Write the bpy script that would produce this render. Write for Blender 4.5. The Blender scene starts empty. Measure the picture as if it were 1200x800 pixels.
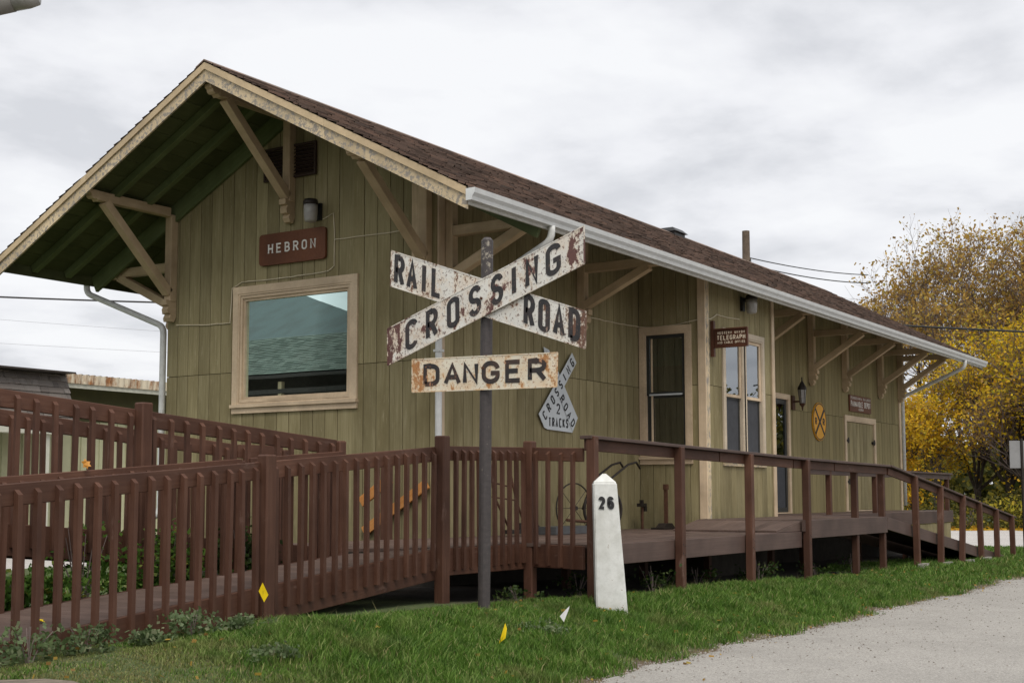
import bpy, bmesh, math, random
import numpy as np
from mathutils import Vector, Matrix
random.seed(7); RNG = np.random.default_rng(7)
C = bpy.context.scene.collection
SC = bpy.context.scene
V = Vector
# ------------------------------------------------------------------ camera
cam = bpy.data.cameras.new("camera"); camo = bpy.data.objects.new("camera", cam); C.objects.link(camo)
yaw, pitch, roll = math.radians(32.734), math.radians(5.167), math.radians(-0.116)
fw = V((math.cos(pitch)*math.cos(yaw), math.cos(pitch)*math.sin(yaw), math.sin(pitch)))
rt = V((math.sin(yaw), -math.cos(yaw), 0)); up = rt.cross(fw)
r2 = rt*math.cos(roll)+up*math.sin(roll); u2 = -rt*math.sin(roll)+up*math.cos(roll)
M = Matrix((r2, u2, -fw)).transposed().to_4x4(); M.translation = V((-12.912, -9.370, 0.494))
camo.matrix_world = M
cam.sensor_width = 36; cam.lens = 1568.95*36/1200; cam.shift_y = 38.8/1200; cam.clip_end = 3000
SC.camera = camo
# ------------------------------------------------------------------ sky, sun, exposure
SUN_EL, SUN_AZ = math.radians(58), math.radians(222)     # direction towards the sun in the xy plane
w = bpy.data.worlds.new("World"); SC.world = w; w.use_nodes = True
nt = w.node_tree; N = nt.nodes; L = nt.links; N.clear()
def nd(nt, t, **k):
    n = nt.nodes.new(t)
    for a, b in k.items(): setattr(n, a, b)
    return n
tc = nd(nt, 'ShaderNodeTexCoord'); sep = nd(nt, 'ShaderNodeSeparateXYZ'); L.new(tc.outputs['Generated'], sep.inputs[0])
mx = nd(nt, 'ShaderNodeMath', operation='MAXIMUM'); L.new(sep.outputs['Z'], mx.inputs[0]); mx.inputs[1].default_value = 0.0
ad = nd(nt, 'ShaderNodeMath', operation='ADD'); L.new(mx.outputs[0], ad.inputs[0]); ad.inputs[1].default_value = 0.14
vd = nd(nt, 'ShaderNodeVectorMath', operation='SCALE'); L.new(tc.outputs['Generated'], vd.inputs[0])
iv = nd(nt, 'ShaderNodeMath', operation='DIVIDE'); iv.inputs[0].default_value = 1.0; L.new(ad.outputs[0], iv.inputs[1]); L.new(iv.outputs[0], vd.inputs['Scale'])
n1 = nd(nt, 'ShaderNodeTexNoise'); n1.inputs['Scale'].default_value = 1.8; n1.inputs['Detail'].default_value = 10; n1.inputs['Roughness'].default_value = .54
n1.inputs['Distortion'].default_value = .12
mp = nd(nt, 'ShaderNodeMapping'); mp.inputs['Location'].default_value = (3.4, 1.2, 0.3); mp.inputs['Scale'].default_value = (1, 1, 2.2)
L.new(vd.outputs[0], mp.inputs[0]); L.new(mp.outputs[0], n1.inputs['Vector'])
cr = nd(nt, 'ShaderNodeValToRGB'); L.new(n1.outputs['Fac'], cr.inputs[0])
el = cr.color_ramp.elements; el[0].position = .37; el[0].color = (.60, .61, .64, 1); el[1].position = .60; el[1].color = (.82, .825, .84, 1)
e = el.new(.5); e.color = (.755, .76, .785, 1)
bg1 = nd(nt, 'ShaderNodeBackground'); bg1.inputs['Strength'].default_value = 0.74; L.new(cr.outputs[0], bg1.inputs[0])
sky = nd(nt, 'ShaderNodeTexSky', sky_type='NISHITA', sun_disc=False, sun_elevation=SUN_EL, sun_rotation=math.pi/2-SUN_AZ, dust_density=3.0)
bg2 = nd(nt, 'ShaderNodeBackground'); bg2.inputs['Strength'].default_value = 0.05; L.new(sky.outputs[0], bg2.inputs[0])
mixs = nd(nt, 'ShaderNodeMixShader'); mixs.inputs[0].default_value = .9
L.new(bg2.outputs[0], mixs.inputs[1]); L.new(bg1.outputs[0], mixs.inputs[2])
wo = nd(nt, 'ShaderNodeOutputWorld'); L.new(mixs.outputs[0], wo.inputs[0])
sl = bpy.data.lights.new("sun", 'SUN'); so = bpy.data.objects.new("sun", sl); C.objects.link(so)
sl.energy = 1.5; sl.angle = math.radians(35); sl.color = (1, .94, .85)
sd = V((math.cos(SUN_EL)*math.cos(SUN_AZ), math.cos(SUN_EL)*math.sin(SUN_AZ), math.sin(SUN_EL)))
so.rotation_euler = sd.to_track_quat('Z', 'Y').to_euler(); so.location = (0, 0, 30)
SC.view_settings.view_transform = 'Standard'; SC.view_settings.look = 'None'; SC.view_settings.gamma = 1; SC.view_settings.exposure = 0.75
# ------------------------------------------------------------------ materials
def newmat(name):
    m = bpy.data.materials.new(name); m.use_nodes = True
    b = m.node_tree.nodes['Principled BSDF']; return m, m.node_tree, b
def ramp(nt, fac, stops):
    r = nd(nt, 'ShaderNodeValToRGB'); els = r.color_ramp.elements
    els[0].position = stops[0][0]; els[0].color = (*stops[0][1], 1); els[1].position = stops[-1][0]; els[1].color = (*stops[-1][1], 1)
    for p, c in stops[1:-1]: e = els.new(p); e.color = (*c, 1)
    nt.links.new(fac, r.inputs[0]); return r.outputs[0]
def noise(nt, vec, scale, detail=4, rough=.55, dist=0):
    n = nd(nt, 'ShaderNodeTexNoise'); n.inputs['Scale'].default_value = scale; n.inputs['Detail'].default_value = detail
    n.inputs['Roughness'].default_value = rough; n.inputs['Distortion'].default_value = dist
    if vec is not None: nt.links.new(vec, n.inputs['Vector'])
    return n.outputs['Fac']
def coords(nt, scale=(1, 1, 1), world=False):
    """object coordinates shifted by the object's own random number, so shared meshes differ"""
    t = nd(nt, 'ShaderNodeTexCoord'); m = nd(nt, 'ShaderNodeMapping'); m.inputs['Scale'].default_value = scale
    if world:
        g = nd(nt, 'ShaderNodeNewGeometry'); nt.links.new(g.outputs['Position'], m.inputs[0]); return m.outputs[0]
    oi = nd(nt, 'ShaderNodeObjectInfo'); s = nd(nt, 'ShaderNodeMath', operation='MULTIPLY'); s.inputs[1].default_value = 37.0
    nt.links.new(oi.outputs['Random'], s.inputs[0])
    a = nd(nt, 'ShaderNodeVectorMath', operation='ADD'); nt.links.new(t.outputs['Object'], a.inputs[0]); nt.links.new(s.outputs[0], a.inputs[1])
    nt.links.new(a.outputs[0], m.inputs[0]); return m.outputs[0]
def mixc(nt, fac, a, b, mode='MIX'):
    m = nd(nt, 'ShaderNodeMix', data_type='RGBA', blend_type=mode)
    if isinstance(fac, (int, float)): m.inputs[0].default_value = fac
    else: nt.links.new(fac, m.inputs[0])
    for i, x in ((6, a), (7, b)):
        if isinstance(x, tuple): m.inputs[i].default_value = (*x, 1)
        else: nt.links.new(x, m.inputs[i])
    return m.outputs[2]
def thr(nt, fac, a, b):
    m = nd(nt, 'ShaderNodeMapRange'); m.inputs[1].default_value = a; m.inputs[2].default_value = b; nt.links.new(fac, m.inputs[0]); return m.outputs[0]
def mul(nt, a, b, op='MULTIPLY'):
    m = nd(nt, 'ShaderNodeMath', operation=op); m.use_clamp = True
    for i, x in enumerate((a, b)):
        if isinstance(x, (int, float)): m.inputs[i].default_value = x
        else: nt.links.new(x, m.inputs[i])
    return m.outputs[0]
def bump(nt, b, h, dist=.003, strength=.6):
    n = nd(nt, 'ShaderNodeBump'); n.inputs['Distance'].default_value = dist; n.inputs['Strength'].default_value = strength
    nt.links.new(h, n.inputs['Height']); nt.links.new(n.outputs[0], b.inputs['Normal'])
def tint_random(nt, col, lo=.85, hi=1.12):
    oi = nd(nt, 'ShaderNodeObjectInfo'); mr = nd(nt, 'ShaderNodeMapRange'); mr.inputs[3].default_value = lo; mr.inputs[4].default_value = hi
    nt.links.new(oi.outputs['Random'], mr.inputs[0]); v = nd(nt, 'ShaderNodeVectorMath', operation='SCALE')
    nt.links.new(col, v.inputs[0]); nt.links.new(mr.outputs[0], v.inputs['Scale']); return v.outputs[0]
def wood(name, c1, c2, rough=.75, grain=45, along=2.0, lo=.88, hi=1.1, wear=None, wear_t=(.62, .7), wear_scale=6, bd=.002, world=False, spec=.3):
    m, nt, b = newmat(name)
    v = coords(nt, (along, grain, grain), world); f = noise(nt, v, 1.0, 5, .6)
    v2 = coords(nt, (1, 1, 1), world); f2 = noise(nt, v2, 1.7, 4, .6)
    col = ramp(nt, f, [(.3, c1), (.7, c2)])
    col = mixc(nt, thr(nt, f2, .35, .7), col, tuple(x*.72 for x in c1))
    h = f
    if wear:
        v3 = coords(nt, (wear_scale*.35, wear_scale, wear_scale), world); f3 = noise(nt, v3, 1.0, 8, .7)
        mk = thr(nt, f3, *wear_t); col = mixc(nt, mk, col, wear)
    col = tint_random(nt, col, lo, hi)
    nt.links.new(col, b.inputs['Base Color']); b.inputs['Roughness'].default_value = rough; b.inputs['Specular IOR Level'].default_value = spec
    bump(nt, b, h, bd); return m
def flat(name, c, rough=.6, metal=0, nscale=8, var=.25, bd=.001, spec=.4, world=False):
    m, nt, b = newmat(name); v = coords(nt, (1, 1, 1), world); f = noise(nt, v, nscale, 6, .65)
    col = ramp(nt, f, [(.25, tuple(x*(1-var) for x in c)), (.75, tuple(min(1, x*(1+var*.6)) for x in c))])
    nt.links.new(col, b.inputs['Base Color']); b.inputs['Roughness'].default_value = rough; b.inputs['Metallic'].default_value = metal
    b.inputs['Specular IOR Level'].default_value = spec
    if bd: bump(nt, b, f, bd)
    return m
Mt = {}
def siding_material():
    m, nt, b = newmat('olive_siding')
    v = coords(nt, (1.6, 38, 38)); f = noise(nt, v, 1, 6, .65, .3)
    col = ramp(nt, f, [(.28, (.232, .196, .100)), (.5, (.292, .250, .136)), (.74, (.365, .318, .185))])
    f2 = noise(nt, coords(nt, (.7, 2.2, 2.2)), 1.2, 5, .6)
    col = mixc(nt, thr(nt, f2, .42, .72), col, (.194, .160, .080))
    f3 = noise(nt, coords(nt, (3, 24, 24)), 1, 8, .78)
    col = mixc(nt, mul(nt, thr(nt, f3, .57, .68), .6), col, (.44, .39, .25))
    f4 = noise(nt, coords(nt, (1.1, 5, 5)), 1, 6, .7)
    col = mixc(nt, mul(nt, thr(nt, f4, .62, .80), .5), col, (.12, .10, .055))
    wp = coords(nt, (1, 1, 1), True); sz = nd(nt, 'ShaderNodeSeparateXYZ'); nt.links.new(wp, sz.inputs[0]); dn = mul(nt, thr(nt, sz.outputs['Z'], .55, .0), thr(nt, noise(nt, wp, 3.5, 7, .7), .38, .62)); col = mixc(nt, mul(nt, dn, .55), col, (.15, .135, .075))
    col = tint_random(nt, col, .85, 1.10)
    nt.links.new(col, b.inputs['Base Color']); b.inputs['Roughness'].default_value = .82; b.inputs['Specular IOR Level'].default_value = .2
    bump(nt, b, f, .003, .7); return m
Mt['siding'] = siding_material()
Mt['groove'] = flat('siding_groove', (.05, .043, .018), .95)
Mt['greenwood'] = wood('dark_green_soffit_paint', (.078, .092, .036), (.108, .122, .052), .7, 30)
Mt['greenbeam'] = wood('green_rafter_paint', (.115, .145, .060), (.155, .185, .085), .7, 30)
Mt['cream'] = wood('cream_trim_paint', (.63, .485, .33), (.74, .595, .42), .6, 40, wear=(.30, .25, .20), wear_t=(.68, .74), wear_scale=7)
Mt['peel'] = wood('peeling_cream_paint', (.63, .50, .32), (.74, .61, .41), .65, 40, wear=(.30, .27, .23), wear_t=(.50, .56), wear_scale=20, bd=.004)
Mt['bracket'] = wood('tan_bracket_paint', (.52, .39, .24), (.64, .50, .33), .65, 40, wear=(.16, .11, .08), wear_t=(.66, .73), wear_scale=6)
Mt['fence'] = wood('brown_fence_stain', (.078, .034, .021), (.118, .057, .036), .62, 50, 2, .82, 1.2, wear=(.16, .10, .08), wear_t=(.60, .74), wear_scale=7, spec=.28)
Mt['deck'] = wood('brown_deck_stain', (.115, .078, .064), (.160, .112, .094), .6, 50, 2, .93, 1.06, wear=(.09, .06, .052), wear_t=(.60, .72), wear_scale=4, spec=.25)
Mt['beam'] = wood('brown_beam_stain', (.080, .050, .041), (.112, .074, .061), .6, 40, 1.2, .9, 1.1, wear=(.08, .048, .04), wear_t=(.62, .75), wear_scale=4, spec=.4)
Mt['newwood'] = wood('unpainted_orange_wood', (.50, .20, .05), (.62, .30, .10), .6, 30, 1.5)
Mt['white'] = flat('white_gutter_paint', (.66, .68, .68), .4, 0, 5, .12, .0005)
Mt['gutterdirt'] = flat('weathered_white_metal', (.68, .69, .67), .45, 0, 9, .2, .0005)
Mt['iron'] = flat('dark_iron', (.035, .028, .024), .55, .4, 30, .4)
Mt['rust'] = flat('rusty_iron', (.10, .045, .025), .75, .2, 25, .5)
Mt['black'] = flat('black_metal', (.02, .02, .02), .45)
Mt['blackpaint'] = flat('dark_frame_paint', (.035, .037, .035), .4)
Mt['concrete'] = flat('grey_concrete', (.33, .31, .28), .9, 0, 14, .4, .004)
Mt['room'] = flat('dark_room', (.05, .05, .045), .95)
Mt['shade'] = flat('green_window_shade', (.035, .085, .055), .8)
Mt['cable'] = flat('cream_cable', (.66, .58, .42), .6, bd=0)
Mt['wire'] = flat('black_wire', (.02, .02, .02), .6, bd=0)
Mt['greywire'] = flat('grey_wire', (.25, .25, .26), .6, bd=0)
Mt['polewood'] = wood('grey_pole_wood', (.12, .09, .065), (.22, .17, .13), .9, 20, 1.5, bd=.01)
def glass(name, fac, tint=(.8, .85, .85), gl=(1, 1, 1), rough=.0):
    m = bpy.data.materials.new(name); m.use_nodes = True; nt = m.node_tree; nt.nodes.clear()
    t = nd(nt, 'ShaderNodeBsdfTransparent'); t.inputs[0].default_value = (*tint, 1)
    g = nd(nt, 'ShaderNodeBsdfGlossy'); g.inputs['Roughness'].default_value = rough; g.inputs[0].default_value = (*gl, 1)
    fr = nd(nt, 'ShaderNodeFresnel'); fr.inputs[0].default_value = 1.5
    a = nd(nt, 'ShaderNodeMath', operation='ADD'); nt.links.new(fr.outputs[0], a.inputs[0]); a.inputs[1].default_value = fac; a.use_clamp = True
    # faint waviness of old glass
    tcn = nd(nt, 'ShaderNodeTexCoord'); nz = nd(nt, 'ShaderNodeTexNoise'); nz.inputs['Scale'].default_value = 2.2; nz.inputs['Detail'].default_value = 2
    nt.links.new(tcn.outputs['Object'], nz.inputs['Vector'])
    bp = nd(nt, 'ShaderNodeBump'); bp.inputs['Distance'].default_value = .0006; bp.inputs['Strength'].default_value = .2
    nt.links.new(nz.outputs['Fac'], bp.inputs['Height']); nt.links.new(bp.outputs[0], g.inputs['Normal'])
    mm = nd(nt, 'ShaderNodeMixShader'); nt.links.new(a.outputs[0], mm.inputs[0]); nt.links.new(t.outputs[0], mm.inputs[1]); nt.links.new(g.outputs[0], mm.inputs[2])
    o = nd(nt, 'ShaderNodeOutputMaterial'); nt.links.new(mm.outputs[0], o.inputs[0]); return m
Mt['glass_big'] = glass('reflective_glass', .33, (.35, .42, .40), (.74, .93, .88))
Mt['glass'] = glass('window_glass', .12, (.6, .65, .65))
Mt['glass_bay'] = glass('bay_window_glass', .19, (.4, .45, .45), (.9, .95, 1))
Mt['screen'] = flat('grey_insect_screen', (.055, .058, .066), .8)
def signpaint(name, base, rust1, rust2, stain, speck=.62, blot=.66, ends=(), sc=9, rough=.5, stain_amt=.5):
    """enamel: fine chips, a few larger flakes, soft rust stain round them; ends = (axis sign, start, width) flaking towards an end"""
    m, nt, b = newmat(name); v = coords(nt, (1, 1, 1)); f = noise(nt, coords(nt, (1, 1, .55)), sc, 9, .70); f3 = noise(nt, v, sc*4.5, 6, .75); f4 = noise(nt, v, sc*.5, 5, .6)
    col = ramp(nt, noise(nt, v, 3, 4), [(.3, tuple(x*.84 for x in base)), (.7, base)])
    t = nd(nt, 'ShaderNodeTexCoord'); sx = nd(nt, 'ShaderNodeSeparateXYZ'); nt.links.new(t.outputs['Object'], sx.inputs[0]); extra = None
    for sg_, st_, wd_ in ends:
        g = thr(nt, sx.outputs['Y'], sg_*st_, sg_*(st_+wd_)); g = mul(nt, g, .125); extra = g if extra is None else mul(nt, extra, g, 'ADD')
    def plus(x, k=1):
        if extra is None: return x
        q = nd(nt, 'ShaderNodeMath', operation='MULTIPLY_ADD'); nt.links.new(extra, q.inputs[0]); q.inputs[1].default_value = k; nt.links.new(x, q.inputs[2]); return q.outputs[0]
    col = mixc(nt, mul(nt, thr(nt, plus(f4, .5), .46, .70), stain_amt), col, stain)
    rc = ramp(nt, f3, [(.35, rust1), (.65, rust2)])
    halo = thr(nt, plus(f), blot-.07, blot+.01); col = mixc(nt, mul(nt, halo, .6), col, stain)
    mk = thr(nt, plus(f), blot, blot+.02); col = mixc(nt, mk, col, rc)
    sp = thr(nt, plus(f3, .5), speck, speck+.03); col = mixc(nt, mul(nt, sp, .85), col, rust1)
    nt.links.new(col, b.inputs['Base Color']); b.inputs['Roughness'].default_value = rough
    bump(nt, b, mk, .002, .5); return m
Mt['sign_white'] = signpaint('chipped_white_enamel', (.72, .71, .66), (.10, .05, .035), (.24, .12, .07), (.62, .48, .34), .565, .585, ((-1, .70, .35), (1, .9, .3)))
Mt['sign_orange'] = signpaint('orange_rusted_white_enamel', (.74, .69, .56), (.30, .13, .05), (.55, .28, .10), (.64, .40, .18), .565, .60, ((1, .40, .7), (-1, .62, .35)), stain_amt=.75)
Mt['letter'] = signpaint('worn_black_lettering', (.024, .024, .026), (.20, .11, .08), (.42, .33, .27), (.06, .04, .035), .60, .615, (), 12)
Mt['letter_rust'] = signpaint('rusted_black_lettering', (.024, .022, .022), (.30, .13, .06), (.45, .25, .15), (.10, .05, .03), .62, .625, ((1, .50, .35), (-1, .62, .25)), 9)
Mt['letterblack'] = flat('black_lettering', (.02, .02, .022), .6, bd=0)
Mt['signgrey'] = flat('pale_grey_sign_paint', (.60, .64, .66), .5, 0, 5, .15, 0)
Mt['brownsign'] = wood('brown_sign_board', (.13, .045, .018), (.18, .065, .030), .55, 30)
Mt['darksign'] = wood('dark_brown_sign_board', (.075, .026, .014), (.12, .045, .024), .5, 30)
Mt['lettercream'] = flat('cream_lettering', (.72, .62, .48), .6, bd=0)
Mt['letterwhite'] = flat('white_lettering', (.80, .78, .72), .6, bd=0)
Mt['yellow'] = flat('yellow_sign_paint', (.75, .36, .02), .5, 0, 6, .15, 0)
Mt['flagyellow'] = flat('yellow_plastic_flag', (.80, .58, .01), .4, bd=0, var=.1)
Mt['flagwhite'] = flat('white_plastic_flag', (.8, .8, .8), .4, bd=0, var=.1)
Mt['jar'] = flat('frosted_lamp_glass', (.36, .35, .33), .3, 0, 12, .3)
def pole_mat():
    m, nt, b = newmat('grey_painted_pipe'); v = coords(nt, (1, 1, 1)); f = noise(nt, coords(nt, (1, 30, 30)), 1, 6, .7)
    col = ramp(nt, f, [(.3, (.036, .031, .031)), (.7, (.065, .054, .053))])
    f2 = noise(nt, v, 16, 8, .75); sx = nd(nt, 'ShaderNodeSeparateXYZ'); nt.links.new(v, sx.inputs[0]); t_ = nd(nt, 'ShaderNodeTexCoord'); nt.links.new(t_.outputs['Object'], sx.inputs[0]); hi = mul(nt, thr(nt, sx.outputs['Z'], 1.2, 1.5), .10); col = mixc(nt, thr(nt, mul(nt, f2, hi, 'ADD'), .655, .70), col, (.30, .27, .22))
    nt.links.new(col, b.inputs['Base Color']); b.inputs['Roughness'].default_value = .5; bump(nt, b, f2, .003); return m
Mt['pipe'] = pole_mat()
def mile_mat():
    m, nt, b = newmat('chipped_white_concrete'); v = coords(nt, (1, 1, 1)); f = noise(nt, v, 7, 9, .7); f2 = noise(nt, v, 2.2, 4)
    col = ramp(nt, f, [(.3, (.52, .53, .50)), (.6, (.70, .71, .69))]); col = mixc(nt, thr(nt, f2, .5, .8), col, (.50, .50, .46))
    sx = nd(nt, 'ShaderNodeSeparateXYZ'); t = nd(nt, 'ShaderNodeTexCoord'); nt.links.new(t.outputs['Object'], sx.inputs[0])
    low = thr(nt, sx.outputs['Z'], -.38, -.62); s = mul(nt, mul(nt, low, .16), f, 'ADD')
    col = mixc(nt, thr(nt, s, .655, .69), col, (.24, .15, .10)); col = mixc(nt, mul(nt, thr(nt, sx.outputs['Z'], -.46, -.68), .5), col, (.22, .19, .13))
    nt.links.new(col, b.inputs['Base Color']); b.inputs['Roughness'].default_value = .8; bump(nt, b, f, .006); return m
Mt['mile'] = mile_mat()
def roof_mat(name, stops, world_noise=True):
    m, nt, b = newmat(name); g = nd(nt, 'ShaderNodeNewGeometry')
    col = ramp(nt, g.outputs['Random Per Island'], stops)
    f = noise(nt, coords(nt, (1, 1, 1), True), 60, 3, .7); col = mixc(nt, mul(nt, f, .55), col, (.02, .015, .013))
    f2 = noise(nt, coords(nt, (.5, 1, 1), True), 1.1, 4); col = mixc(nt, mul(nt, thr(nt, f2, .45, .75), .35), col, (.06, .045, .04))
    nt.links.new(col, b.inputs['Base Color']); b.inputs['Roughness'].default_value = .9; b.inputs['Specular IOR Level'].default_value = .25; bump(nt, b, f, .003); return m
Mt['roof'] = roof_mat('brown_asphalt_shingles', [(0, (.13, .10, .085)), (.3, (.25, .185, .150)), (.5, (.31, .235, .195)), (.75, (.38, .265, .21)), (1, (.21, .175, .155))])
Mt['roofgrey'] = roof_mat('grey_asphalt_shingles', [(0, (.17, .15, .14)), (.5, (.24, .21, .19)), (1, (.30, .27, .25))])
Mt['roofteal'] = roof_mat('green_grey_shingles', [(0, (.10, .125, .105)), (.5, (.16, .19, .165)), (1, (.21, .24, .21))])
Mt['roofblue'] = roof_mat('blue_grey_shingles', [(0, (.09, .12, .125)), (.5, (.13, .165, .17)), (1, (.17, .205, .21))])
Mt['sign_white2'] = signpaint('chipped_white_enamel_flaked_end', (.72, .71, .66), (.085, .035, .032), (.16, .07, .055), (.60, .46, .32), .565, .585, ((1, .74, .30), (-1, .80, .4)))
Mt['peelup'] = wood('cream_moulding_paint', (.58, .45, .28), (.68, .53, .34), .6, 40, wear=(.33, .28, .21), wear_t=(.66, .74), wear_scale=6)
Mt['peelup2'] = wood('pale_cream_window_paint', (.56, .47, .35), (.66, .56, .43), .6, 40, wear=(.3, .25, .2), wear_t=(.7, .76))
Mt['foundation'] = flat('deck_shade_stone', (.05, .043, .034), .95, 0, 6, .4, .01)  # near-black colour stands in for the shade beneath the deck
Mt['midgrey'] = flat('grey_sign_back', (.26, .26, .26), .5, .2, 5, .2, 0)
Mt['dirtconcrete'] = flat('dirty_concrete', (.20, .165, .13), .95, 0, 9, .5, .006)
Mt['ventbrown'] = flat('dark_brown_vent_paint', (.045, .025, .018), .7)
Mt['stones'] = roof_mat('pale_loose_stones', [(0, (.16, .13, .10)), (.5, (.34, .31, .28)), (1, (.50, .47, .43))])
Mt['greymetal'] = flat('dull_grey_metal', (.10, .105, .11), .5, .3)
Mt['leaforange'] = flat('orange_leaf', (.50, .22, .03), .6, bd=0)
Mt['paleside'] = flat('pale_green_siding', (.46, .46, .30), .8, 0, 3, .12, 0); Mt['darkside'] = flat('dark_olive_upper_band', (.060, .058, .020), .8, 0, 3, .2, 0)
Mt['palewhite'] = flat('off_white_trim', (.55, .55, .47), .7, 0, 6, .15, 0); Mt['darkwall'] = flat('dark_brown_wall', (.06, .05, .045), .9)
Mt['lampgrey'] = flat('grey_lamp_metal', (.25, .24, .22), .5)
def rusty(name, base, a, b_):
    m, nt, b = newmat(name); v = coords(nt, (1, 1, .35), True); f = noise(nt, v, 3.2, 8, .7); f2 = noise(nt, v, 20, 4)
    col = mixc(nt, thr(nt, f, a, b_), base, ramp(nt, f2, [(.3, (.12, .05, .02)), (.7, (.38, .17, .06))])); nt.links.new(col, b.inputs['Base Color']); b.inputs['Roughness'].default_value = .8; return m
Mt['rustfascia'] = rusty('rust_streaked_corrugated_metal', (.62, .55, .42), .45, .60); Mt['rustroof'] = rusty('old_corrugated_roof', (.35, .33, .30), .42, .6)
# ------------------------------------------------------------------ object helpers
WL = {}
def thing(name, label, cat, loc=(0, 0, 0), group=None):
    o = bpy.data.objects.new(name, None); C.objects.link(o); o.location = loc; o.empty_display_size = .2
    o['label'] = label; o['category'] = cat
    if group: o['group'] = group
    WL[o.name] = V(loc); return o
def link(o, parent):
    C.objects.link(o)
    if parent is not None:
        o.parent = parent; o.matrix_parent_inverse = WLM[parent.name] if parent.name in WLM else Matrix.Translation(-WL[parent.name])
WLM = {}
def setm(o, parent, M4):
    """place o so that its world matrix is M4"""
    C.objects.link(o)
    if parent is not None:
        o.parent = parent
        o.matrix_parent_inverse = WLM.get(parent.name) or Matrix.Translation(-WL[parent.name])
    o.matrix_basis = M4
    WLM[o.name] = M4.inverted()
    return o
def tag(o, label=None, cat=None, group=None, kind=None):
    if label: o['label'] = label
    if cat: o['category'] = cat
    if group: o['group'] = group
    if kind: o['kind'] = kind
    return o
def mesh(name, vs, fs, mat, smooth=False):
    me = bpy.data.meshes.new(name); me.from_pydata([tuple(v) for v in vs], [], fs); me.update()
    if mat: me.materials.append(Mt[mat] if isinstance(mat, str) else mat)
    if smooth: me.shade_smooth()
    return me
def world_obj(name, vs, fs, mat, parent=None, smooth=False, kind=None, z0=False):
    """mesh from world vertices; origin at the bounding-box centre"""
    A = np.array([tuple(v) for v in vs]); c = (A.min(0)+A.max(0))/2
    if z0: c[2] = A[:, 2].min()
    c = V(c); me = mesh(name, [V(v)-c for v in vs], fs, mat, smooth)
    o = bpy.data.objects.new(name, me); setm(o, parent, Matrix.Translation(c))
    if kind: o['kind'] = kind
    return o
class MB:
    def __init__(s): s.v = []; s.f = []
    def add(s, vs, fs):
        n = len(s.v); s.v += [V(v) for v in vs]; s.f += [tuple(i+n for i in f) for f in fs]; return s
    def box(s, a, b):
        x0, y0, z0 = a; x1, y1, z1 = b
        return s.add([(x0,y0,z0),(x1,y0,z0),(x1,y1,z0),(x0,y1,z0),(x0,y0,z1),(x1,y0,z1),(x1,y1,z1),(x0,y1,z1)],
                     [(0,3,2,1),(4,5,6,7),(0,1,5,4),(1,2,6,5),(2,3,7,6),(3,0,4,7)])
    def bar(s, a, b, w, h, upv=(0, 0, 1)):
        a, b = V(a), V(b); X, Y, Z = frame(a, b, upv); vs = []
        for p in (a, b):
            for sy, sz in ((-1,-1),(1,-1),(1,1),(-1,1)): vs.append(p+Y*sy*w/2+Z*sz*h/2)
        return s.add(vs, [(0,1,2,3),(7,6,5,4),(0,4,5,1),(1,5,6,2),(2,6,7,3),(3,7,4,0)])
    def tube(s, pts, r, n=8, cap=True):
        pts = [V(p) for p in pts]; rs = r if isinstance(r, (list, tuple)) else [r]*len(pts); rings = []
        d0 = (pts[1]-pts[0]).normalized(); ref = V((0, 0, 1)) if abs(d0.z) < .9 else V((1, 0, 0)); Y = d0.cross(ref).normalized()
        base = len(s.v)
        for i, p in enumerate(pts):
            d = ((pts[min(i+1, len(pts)-1)]-pts[i-1 if i else 0])).normalized(); Y = (Y-d*Y.dot(d)).normalized(); Z = d.cross(Y)
            for k in range(n): a = 2*math.pi*k/n; s.v.append(p+(Y*math.cos(a)+Z*math.sin(a))*rs[i])
        for i in range(len(pts)-1):
            for k in range(n): a = base+i*n+k; b = base+i*n+(k+1) % n; s.f.append((a, b, b+n, a+n))
        if cap: s.f.append(tuple(base+k for k in range(n))[::-1]); s.f.append(tuple(base+(len(pts)-1)*n+k for k in range(n)))
        return s
    def lathe(s, c, prof, n=16):
        c = V(c); base = len(s.v)
        for r, z in prof:
            for k in range(n): a = 2*math.pi*k/n; s.v.append(c+V((r*math.cos(a), r*math.sin(a), z)))
        for i in range(len(prof)-1):
            for k in range(n): a = base+i*n+k; b = base+i*n+(k+1) % n; s.f.append((a, b, b+n, a+n))
        s.f.append(tuple(base+k for k in range(n))[::-1]); s.f.append(tuple(base+(len(prof)-1)*n+k for k in range(n))); return s
    def prism(s, poly, ext):
        """polygon (3-D points) extruded by vector ext"""
        n = len(poly); ext = V(ext)
        return s.add([V(p) for p in poly]+[V(p)+ext for p in poly], [tuple(range(n))[::-1], tuple(range(n, 2*n))]+[(i, (i+1) % n, (i+1) % n+n, i+n) for i in range(n)])
    def build(s, name, mat, parent=None, smooth=False, kind=None, z0=False): return world_obj(name, s.v, s.f, mat, parent, smooth, kind, z0)
def frame(a, b, upv=(0, 0, 1)):
    X = (b-a).normalized(); U = V(upv)
    if abs(X.dot(U)) > .98: U = V((0, 1, 0))
    Y = U.cross(X).normalized(); Z = X.cross(Y); return X, Y, Z
CACHE = {}
def boxmesh(lx, ly, lz, mat, bev, name):
    k = (round(lx, 3), round(ly, 4), round(lz, 4), mat, bev)
    if k in CACHE: return CACHE[k]
    bm = bmesh.new(); bmesh.ops.create_cube(bm, size=1); bmesh.ops.scale(bm, vec=(lx, ly, lz), verts=bm.verts)
    if bev: bmesh.ops.bevel(bm, geom=bm.edges[:], offset=bev, segments=1, affect='EDGES')
    me = bpy.data.meshes.new(name); bm.to_mesh(me); bm.free(); me.materials.append(Mt[mat]); CACHE[k] = me; return me
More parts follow.
